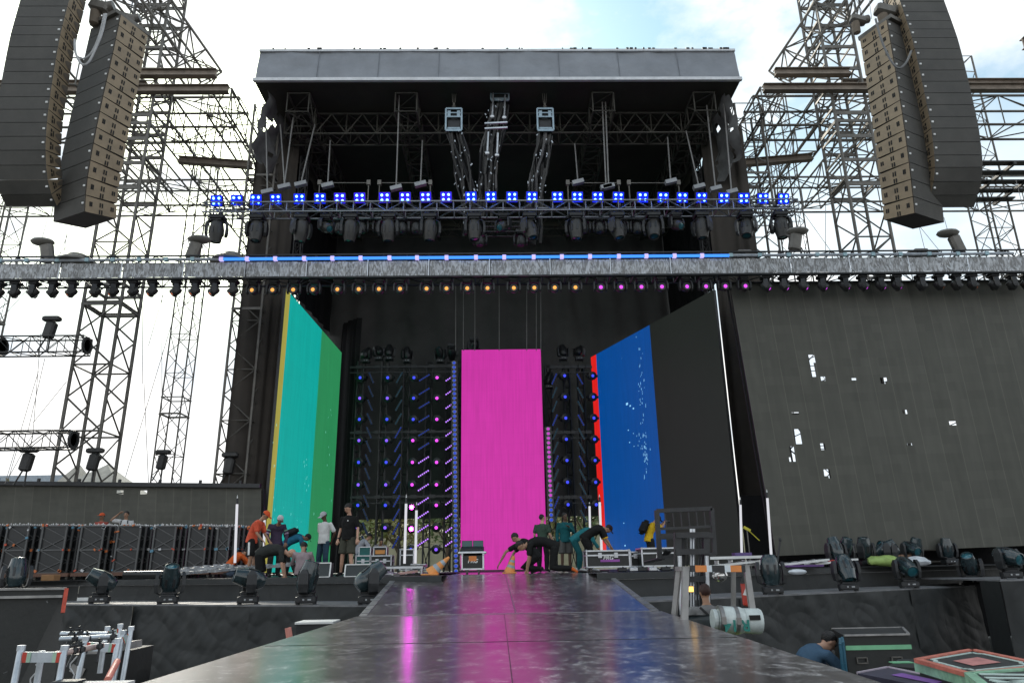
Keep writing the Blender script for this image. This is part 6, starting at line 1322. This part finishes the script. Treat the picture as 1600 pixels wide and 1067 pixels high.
a, b = P(195, 889, 19.6), P(268, 890, 19.6); s = MB(); s.tube((a.x, 19.6, S0+.13), (b.x, 19.6, S0+.13), .09, 12); one(s, 'rolled_mat', mat('black_rubber', (.02,)*3, .35), 'black rolled mat lying on the left deck', 'rolled mat', smooth=True)
a = P(54, 897, 18.9); s = MB(); s.box((a.x, 19.6, S0+.09), (.32, .3, .15), bev=.01); one(s, 'carton', mat('carton_brown', (.3, .16, .07), .8), 'small brown carton near the left edge of the deck', 'carton')
a = P(178/6.15+22, 915, 18.5); s = MB(); s.box((a.x, fl(a.x)+1.6, ZL+.05), (.3, .2, .08)); one(s, 'white_box', WHITEP, 'small white box on the ledge at the far left', 'box')
# right-hand deck bits
s = MB(); a, b = P(1100, 872, 20), P(1208, 866, 20); s.bar((a.x, 20, a.z), (b.x, 20, a.z+.02), .2, .07); s.bar((a.x, 20.3, a.z-.2), (b.x, 20.3, a.z-.18), .1, .05)
for k in range(6): s.box((a.x+(b.x-a.x)*k/5, 20.15, (a.z+S0)/2-.03), (.04, .3, a.z-S0-.05))
one(s, 'white_beam', WHITEP, 'white beam resting on short legs behind the forklift guard', 'beam')
for i, (xa_, ya_, xb_, Y, lb) in enumerate(((1108, 884, 1200, 19.8, 'scuffed white board left of the nearest right moving light'), (1215, 880, 1300, 20.2, 'long white slotted board under the right wall'), (1265, 878, 1345, 20.8, 'white slotted board farther right under the wall'))):
    a, b = P(xa_, ya_, Y), P(xb_, ya_-3, Y); s = MB(); s.bar((a.x, Y, S0+.1), (b.x, Y+.5, S0+.22), .45, .05)
    for k in range(5): t = (k+.5)/5; s.box((a.x+(b.x-a.x)*t, Y-.05+.5*t, S0+.128+.12*t), (.24, .1, .012), m=1)
    one(s, 'slotted_board', [WHITEP, BLKM], lb, 'board')
a, b = P(1240, 884, 19.4), P(1300, 882, 19.4); s = MB(); s.box(((a.x+b.x)/2, fl(a.x)+2.1, S0+.07), (b.x-a.x, .3, .05)); one(s, 'purple_strip', mat('purple_film', (.12, .05, .2), .4), 'purple film strip lying under the right wall', 'strip')
a, b = P(1146, 866, 20.6), P(1172, 866, 20.6); s = MB(); s.box(((a.x+b.x)/2, 20.6, a.z), (b.x-a.x, .3, .09)); one(s, 'purple_board', mat('dark_purple', (.1, .06, .2), .5), 'small dark purple board beside the white light poles', 'board')
def bag(label, px, py, Y, w_, h_, m, cat='bag', nm='plastic_bag'):
    a = P(px, py, Y); Y2 = max(Y, fl(a.x)+2.05); a = P(px, py, Y2); s = MB(); s.ell((a.x, Y2, S0+h_*.6), (w_/2, .25, h_*.62), None, 16)
    for i in range(len(s.v)): q = s.v[i]; s.v[i] = q+V([noise.noise(V((q.x*4+j*7, q.y*5, q.z*9)))*.07 for j in range(3)]); s.v[i].z = max(s.v[i].z, S0+.004)
    return one(s, nm, m, label, cat, smooth=True)
bag('crumpled lime green sheet on the right deck', 1380, 874, 19.6, 1.0, .26, mat('lime_sheet', (.3, .42, .12), .5, 0, .3, 5)); bag('crumpled white sheet beside the lime green one', 1432, 876, 19.8, .8, .22, mat('white_sheet', (.6, .63, .66), .5, 0, .15, 5)); bag('flat red bag under the right wall', 1310, 870, 20.5, .6, .16, mat('red_bag', (.5, .04, .03), .5))
a = G(1245, 897, ZL); s = MB(); Yx = fl(5.9)+1.6; a = P(1246, 893, Yx); s.ell((a.x, Yx, a.z), (.24, .12, .07), None, 12); one(s, 'white_bag', mat('white_sheet', (.6, .63, .66), .5, 0, .15, 5), 'small white plastic bag on the step right of the nearest light', 'bag', smooth=True)
for (px, lb, m_) in ((1460, 'brown carton behind the right moving lights', (.28, .17, .1)), (1502, 'pinkish brown carton behind the teal-lens light', (.3, .18, .12))):
    a = P(px, 868, 20.2); s = MB(); s.box((a.x, fl(a.x)+2.4, S0+.18), (.5, .4, .32), bev=.01); one(s, 'carton', mat('carton_%d' % px, m_, .8), lb, 'carton')
a, b = P(1219, 843, 20.5), P(1211, 868, 20.5); s = MB(); s.tube(a, (b.x, 20.5, S0), .025, 6); s.ell(a, (.04, .04, .06)); one(s, 'slanted_stand', BLKM, 'black slanted pole in front of the right wall foot', 'stand')
a = P(1167, 826, 22.5); ms_ = empty('work_stand', (a.x, 22.5, S0), 'thin stand with a yellow head in the dark gap at right', 'stand'); s = MB(); s.tube((a.x, 22.5, S0), a, .02, 6); s.build('pole', STEEL, ms_); s = MB(); s.box(a, (.22, .06, .08), rot((0, 1, 0), 30)); s.tube(a, a+V((.35, 0, -.35)), .015); s.build('yellow_head', mat('yellow_paint', (.5, .45, .03), .5), ms_)
# extra clutter behind forklift / case casters line
for i, px in enumerate((972, 990, 1003, 1020, 1040)):
    a = P(px, 892, 19.0); s = MB(); s.box((a.x, 19.0, S0+.06), (.22, .2, .1), bev=.02); s.tube((a.x, 18.9, S0+.12), (a.x+.15, 18.95, S0+.02), .02); one(s, 'cable_connector', ALU if i % 2 else BLKM, f'small cable box on the deck edge below the flight cases, {ordn(i+1)} from the left', 'cable box', 'cable boxes below the flight cases')
# ================================================================ FOREGROUND LEFT
YL = 6.4
k0, k1, k2, k3 = P(-60, 921, YL), P(104, 919, YL), P(84, 1067, YL-.2), P(-60, 1067, YL-.2)
cb = empty('road_case', (k1.x, YL, GZ), 'big black road case at the left edge with red tape on its corner', 'road case'); BK = mat('case_black_paint', (.016, .017, .016), .55, 0, .4, 3, bump=.06)
dn = (k2-k1); dn = dn*((k1.z-GZ)/-dn.z); f0, f1 = k0, k1; f2, f3 = k1+dn, k0+V((0, 0, GZ-k0.z)); bk_ = V((k1.x/k1.y*1.3-.12, 1.3, -.02))
s = MB(); lidh = V((0, 0, -.085)); s.add([f0, f1, f2, f3, f0+bk_, f1+bk_, f2+bk_, f3+bk_], [(3, 2, 1, 0), (0, 1, 5, 4), (1, 2, 6, 5), (4, 5, 6, 7)]); s.build('shell', BK, cb)
s = MB(); g0, g1 = P(-60, 934, YL-.03), P(99, 931, YL-.03); s.bar(g0, g1, .03, .02); s.bar(f0+V((0, -.01, 0)), f1+V((0, -.01, 0)), .03, .018); s.build('lid_rail', mat('worn_metal', (.3, .29, .28), .5, .5, .4, 5), cb)
s = MB(); s.bar(P(104, 919, YL-.02), P(98, 957, YL-.06), .03, .022); s.build('red_tape', mat('red_tape', (.45, .06, .03), .6, 0, .3, 12), cb)
s = MB()
for _ in range(26): q = f3.lerp(f2, random.random()).lerp(f0.lerp(f1, random.random()), random.random()); s.box(q+V((0, -.006, 0)), (random.uniform(.01, .05), .003, random.uniform(.003, .01)), rot((0, 1, 0), random.uniform(-60, 60)))
s.build('scratch', mat('scratch_grey', (.12,)*3, .7), cb)
# aluminium barrier frames
ALW = mat('barrier_aluminium', (.5, .54, .58), .4, .6, .25, 7); RT = mat('red_end_tape', (.5, .05, .03), .5); MT = mat('pale_green_label', (.35, .5, .38), .5)
def frame(label, pl, pr, Y, ybl, mid=None, ybot=1100):
    # posts at px pl, pr; crossbar between
    (xl_, yl_), (xr_, yr_) = pl, pr; r_ = empty('barrier_frame', P(xl_, ybot, Y), label, 'barrier'); 
    for (px, py, dx) in ((xl_, yl_, -(ybot-yl_)*.2), (xr_, yr_, -(ybot-yr_)*.17)):
        a, b = P(px, py, Y), P(px+dx, ybot, Y-.1); s = MB(); s.tube(a, b, .017, 12); s.tube(a+V((0, 0, -.01)), a+V((0, 0, .018)), .021, 12); s.build('post', ALW, r_, True)
    ta_, tb_ = P(xl_+1, yl_+ybl, Y-.01), P(xr_-1, yr_+ybl, Y-.01); s = MB(); s.bar(ta_, tb_, .02, .052); cbr = s.build('crossbar', ALW, r_)
    for (u0, u1_, m_) in ((.04, .15, RT), (.85, .96, RT), (.15, .24, MT), (.76, .85, MT)): MB().bar(ta_.lerp(tb_, u0)+V((0, -.013, 0)), ta_.lerp(tb_, u1_)+V((0, -.013, 0)), .004, .0515).build('tape', m_, cbr)
    if mid: q = P(mid, yl_+3, Y+.12); MB().tube(q, q+V((0, .0, -.2)), .017, 12).build('stub', ALW, r_)
    return r_
frame('nearest aluminium barrier frame with red and green tape at the left', (33, 1013), (101, 1013), 4.3, 13, 66)
frame('second aluminium barrier frame behind the pink pipe', (134, 998), (184, 1001), 5.2, 11, 163)
frame('narrow rear barrier frame farthest right in the aluminium stack', (193, 988), (205, 982), 5.6, 12)
frame('tallest rear barrier frame with two short posts', (168, 982), (188, 978), 5.9, 9, 178)
for (a, Ya, b, Yb, r_b, m_, lb) in (((95, 990), 5.6, (168, 990), 5.6, .016, ALW, 'upper pale pipe lying across the barrier frames'), ((94, 998), 5.4, (182, 994), 5.4, .017, ALW, 'lower pale pipe lying across the barrier frames'), ((85, 1022), 4.7, (160, 1008), 5.1, .018, mat('pinkish_pipe', (.5, .38, .35), .4), 'pinkish pipe slanting between the barrier frames'), ((183, 1033), 5.0, (168, 1062), 4.6, .02, mat('salmon_bar', (.6, .2, .15), .5), 'salmon red bar leaning low in the barrier stack')):
    s = MB(); s.tube(P(*a, Ya), P(*b, Yb), r_b, 12); one(s, 'pipe', m_, lb, 'pipe', smooth=True)
for i, (px, py, Y) in enumerate(((111, 991, 5.5), (125, 989, 5.5), (117, 998, 5.3), (137, 997, 5.3), (177, 994, 5.3), (117, 1016, 4.85), (156, 1009, 5.0), (128, 1014, 4.9))):
    c = P(px, py, Y); s = MB(); s.box(c, (.035, .045, .04), bev=.01); s.tube(c, c+V((.0, -.02, .05)), .007, 6); s.tube(c+V((-.02, -.03, .03)), c+V((.025, -.03, .035)), .005, 6); s.tube(c, c+V((random.uniform(-.03, .03), -.03, -.09)), .008, 5)
    one(s, 'pipe_clamp', BLKM, f'black pipe clamp on the barrier pipes, {ordn([111, 117, 117.5, 125, 128, 137, 156, 177].index(px if not (px == 117 and py > 1000) else 117.5)+1)} from the left', 'clamp', 'pipe clamps on the barrier pipes')
a, b = P(92, 1035, 5.6), P(178, 1035, 5.6); cs = empty('equipment_case', (a.x, 5.6, GZ), 'open black equipment case below the barrier pipes', 'case'); zt = P(130, 1022, 5.6).z
MB().box(((a.x+b.x)/2, 5.9, (zt+GZ)/2), (b.x-a.x, .6, zt-GZ)).build('shell', BK, cs); s = MB(); s.box(((a.x+b.x)/2+.1, 5.75, zt+.03), (.3, .25, .05), rot((0, 1, 0), -6)); s.box(((a.x+b.x)/2-.05, 5.59, zt-.1), (.1, .01, .05), rot((0, 1, 0), 20)); s.build('contents', mat('worn_metal', (.3, .29, .28), .5, .5, .4, 5), cs)
for k in range(3):
    s = MB(); q = P((56, 62, 116)[k], (1037, 1038, 1025)[k], 4.6); pts = [q+V((math.sin(t*1.1+k)*.018, 0, -t*.02)) for t in range(7)]; s.path(pts, .004, 5); one(s, 'wire_tie', WC, f'pale dangling wire tie on the barrier frames, {ordn(k+1)} from the left', 'wire tie', 'wire ties on the barrier frames')
a = P(108, 1064, 4.2); s = MB(); s.box(a, (.14, .1, .012), bev=.004); s.box(a+V((.1, 0, -.02)), (.42, .16, .02), m=1); one(s, 'tablet', [BLKM, mat('pale_board', (.45, .45, .45), .5)], 'dark phone-sized device on a pale board at the bottom left', 'device')
a = P(497, 971, 12.4); s = MB(); s.box((a.x, 12.4, a.z-.6), (.55, .5, 1.15)); s.box((a.x, 12.4, a.z), (.6, .55, .03), m=1); one(s, 'lidded_box', [BLKM, WHITEP], 'black box with a white lid beside the left runway edge', 'box')
a, b = P(450, 980, 11), P(453, 1000, 11); s = MB(); s.tube(a, b, .045, 10); one(s, 'marker_post', mat('salmon_post', (.65, .25, .2), .5), 'short salmon post sticking up beside the runway', 'post')
# ================================================================ FOREGROUND RIGHT
def boxc(name, label, cat, corners, zb, m, **k):
    # corners: top polygon (4 world points), extruded down to zb
    r_ = empty(name, corners[0], label, cat); c = [V(q) for q in corners]; d = [V((q.x, q.y, zb)) for q in c]
    s = MB(); s.add(c+d, [(0, 1, 2, 3), (0, 4, 5, 1), (1, 5, 6, 2), (2, 6, 7, 3), (3, 7, 4, 0)]); s.build('shell', m, r_); return r_, c
c_ = [P(1318, 992, 9.2), P(1420, 991, 9.2), P(1411, 986, 10.1), P(1300, 986, 10.1)]; zt = c_[0].z; c_ = [V((q.x, q.y, zt)) for q in c_]
r_, c = boxc('road_case', 'black road case with a mint green stripe beside the stooping man', 'road case', c_, GZ, BK)
e = V((0, -.012, 0)); 
s = MB(); s.bar(c[0]+e+V((0, 0, -.14)), c[1]+e+V((0, 0, -.14)), .01, .05); s.build('green_stripe', mat('mint_tape', (.2, .5, .28), .5), r_)
s = MB()
for u in (.22, .75):
    q = c[0].lerp(c[1], u)+e+V((0, 0, -.28))
    for z in (-.03, .03): s.box(q+V((0, 0, z)), (.12, .02, .012))
    for x in (-.06, .06): s.box(q+V((x, 0, 0)), (.012, .02, .07))
s.build('handle', STEEL, r_); s = MB(); s.bar(c[0]+e, c[1]+e, .03, .02); s.bar(c[1], c[2], .03, .02); s.bar(c[3], c[2], .03, .02); s.build('edging', mat('worn_metal', (.3, .29, .28), .5, .5, .4, 5), r_)
s = MB(); s.path([c[0]+V((-.05, -.02, -.03)), c[0]+V((-.07, -.04, -.1)), c[0]+V((-.08, -.04, -.3)), c[0]+V((-.08, -.02, -.7))], .022, 8); s.path([c[0]+V((-.03, -.02, -.02)), c[0]+V((-.04, -.05, -.08)), c[0]+V((-.05, -.05, -.3)), c[0]+V((-.05, -.02, -.7))], .018, 8)
one(s, 'blue_cable', mat('blue_cable', (.03, .12, .18), .4), 'bundle of dark blue cables hanging off the striped road case', 'cable')
a, b, cc, d = G(1388, 1039, .95), G(1440, 1048, .95), G(1440, 1036, .95), G(1402, 1036, .95)
cs_ = [P(1388, 1040, 7.4), P(1440, 1044, 7.2), P(1438, 1036, 7.9), P(1405, 1037, 7.9)]; zt = cs_[0].z; cs_ = [V((q.x, q.y, zt)) for q in cs_]
r_, c = boxc('road_case', 'small black box between the purple lid and the painted cases', 'road case', cs_, GZ, BK); s = MB(); s.box(c[0].lerp(c[2], .4)+V((0, 0, .006)), (.2, .1, .008)); s.build('tape', mat('mint_tape', (.2, .5, .28), .5), r_)
# flat purple lid
cs_ = [P(1340, 1051, 6.6), P(1470, 1072, 5.7), P(1520, 1068, 5.9), P(1388, 1046, 6.9)]; zt = cs_[0].z; cs_ = [V((q.x, q.y, zt)) for q in cs_]
r_, c = boxc('road_case', 'dark flat lid with a purple panel and white edge at bottom right', 'road case', cs_, GZ, mat('dusky_lid', (.05, .045, .07), .5, 0, .4, 4))
s = MB(); s.add([c[0].lerp(c[1], u)*(1-v)+c[3].lerp(c[2], u)*v+V((0, 0, .006)) for u, v in ((.3, .35), (.8, .35), (.8, .7), (.3, .7))], [(0, 1, 2, 3)]); s.build('purple_panel', mat('purple_panel', (.25, .1, .4), .5), r_)
s = MB(); s.bar(c[3], c[2], .02, .02); s.bar(c[0], c[3], .02, .02); s.build('white_edge', mat('soft_white_edge', (.5, .42, .48), .5), r_)
# painted flight cases
MINT = mat('mint_edge', (.25, .45, .3), .55, 0, .35, 10); RDE = mat('red_edge', (.55, .16, .11), .55, 0, .3, 9); PBK = mat('painted_case_black', (.02, .022, .02), .55, 0, .4, 5); PALE = mat('pale_mint', (.5, .6, .55), .5, 0, .2, 9); SALM = mat('salmon_panel', (.5, .2, .18), .6, 0, .3, 8)
def painted(label, cs_, style):
    zt = sum(q.z for q in cs_)/4; cs_ = [V((q.x, q.y, zt)) for q in cs_]; r_, c = boxc('painted_case', label, 'road case', cs_, GZ, PBK)
    def pp(u, v, h=.006): return c[0].lerp(c[1], u)*(1-v)+c[3].lerp(c[2], u)*v+V((0, 0, h))
    def strip(pts, w_, m, nm, h=.006):
        s = MB()
        for a, b in zip(pts, pts[1:]): s.bar(pp(*a, h), pp(*b, h), w_, .006)
        s.build(nm, m, r_)
    s = MB()
    for i, j in ((0, 1), (1, 2), (2, 3), (3, 0)): s.bar(c[i]+V((0, 0, -.003)), c[j]+V((0, 0, -.003)), .06, .03)
    s.build('top_edge', RDE if style == 0 else MINT, r_)
    s = MB(); s.bar(c[0]+V((0, -.02, -.055)), c[1]+V((0, -.02, -.055)), .03, .07); s.bar(c[0]+V((-.02, 0, -.055)), c[3]+V((-.02, 0, -.055)), .03, .07); s.build('side_edge', MINT, r_)
    if style == 0:
        strip([(.12, .15), (.2, .15), (.24, .1), (.76, .1), (.8, .15), (.9, .15), (.9, .85), (.8, .85), (.76, .9), (.24, .9), (.2, .85), (.12, .85), (.12, .15)], .028, PALE, 'painted_line')
        s = MB(); s.add([pp(.34, .3), pp(.68, .3), pp(.68, .7), pp(.34, .7)], [(0, 1, 2, 3)]); s.build('painted_panel', SALM, r_)
        s = MB(); q0_, q1_ = c[0].lerp(c[1], .12), c[0].lerp(c[1], .85); s.bar(q0_+V((0, -.03, -.17)), q1_+V((0, -.03, -.17)), .01, .07); s.build('red_band', mat('red_band', (.5, .03, .02), .5), r_)
        for u, t in ((.38, 12), (.66, -14)): s = MB(); s.box(c[0].lerp(c[1], u)+V((0, -.03, -.4)), (.035, .01, .18), rot((0, 1, 0), t)); s.build('yellow_mark', mat('yellow_tape', (.65, .6, .02), .5), r_)
        s = MB(); s.box(c[0]+V((.06, -.03, -.3)), (.05, .05, .3), bev=.01); s.build('corner_clasp', STEELD, r_)
    else:
        for pts in ([(.1, .1), (.5, .85)], [(.35, .1), (.6, .6)], [(.5, .1), (.9, .5)], [(.2, .85), (.95, .75)], [(.62, .12), (.72, .9)]): strip(pts, .05, PALE, 'painted_line')
    return r_
painted('red-rimmed painted case with mint border and salmon panel on top', [P(1433, 1027, 6.4), P(1512, 1047, 5.6), P(1640, 1043, 5.9), P(1520, 1021, 7.0)], 0)
painted('mint-rimmed painted case with crossing pale lines at the corner', [P(1514, 1049, 5.1), P(1545, 1075, 4.5), P(1760, 1072, 4.6), P(1640, 1046, 5.3)], 1)
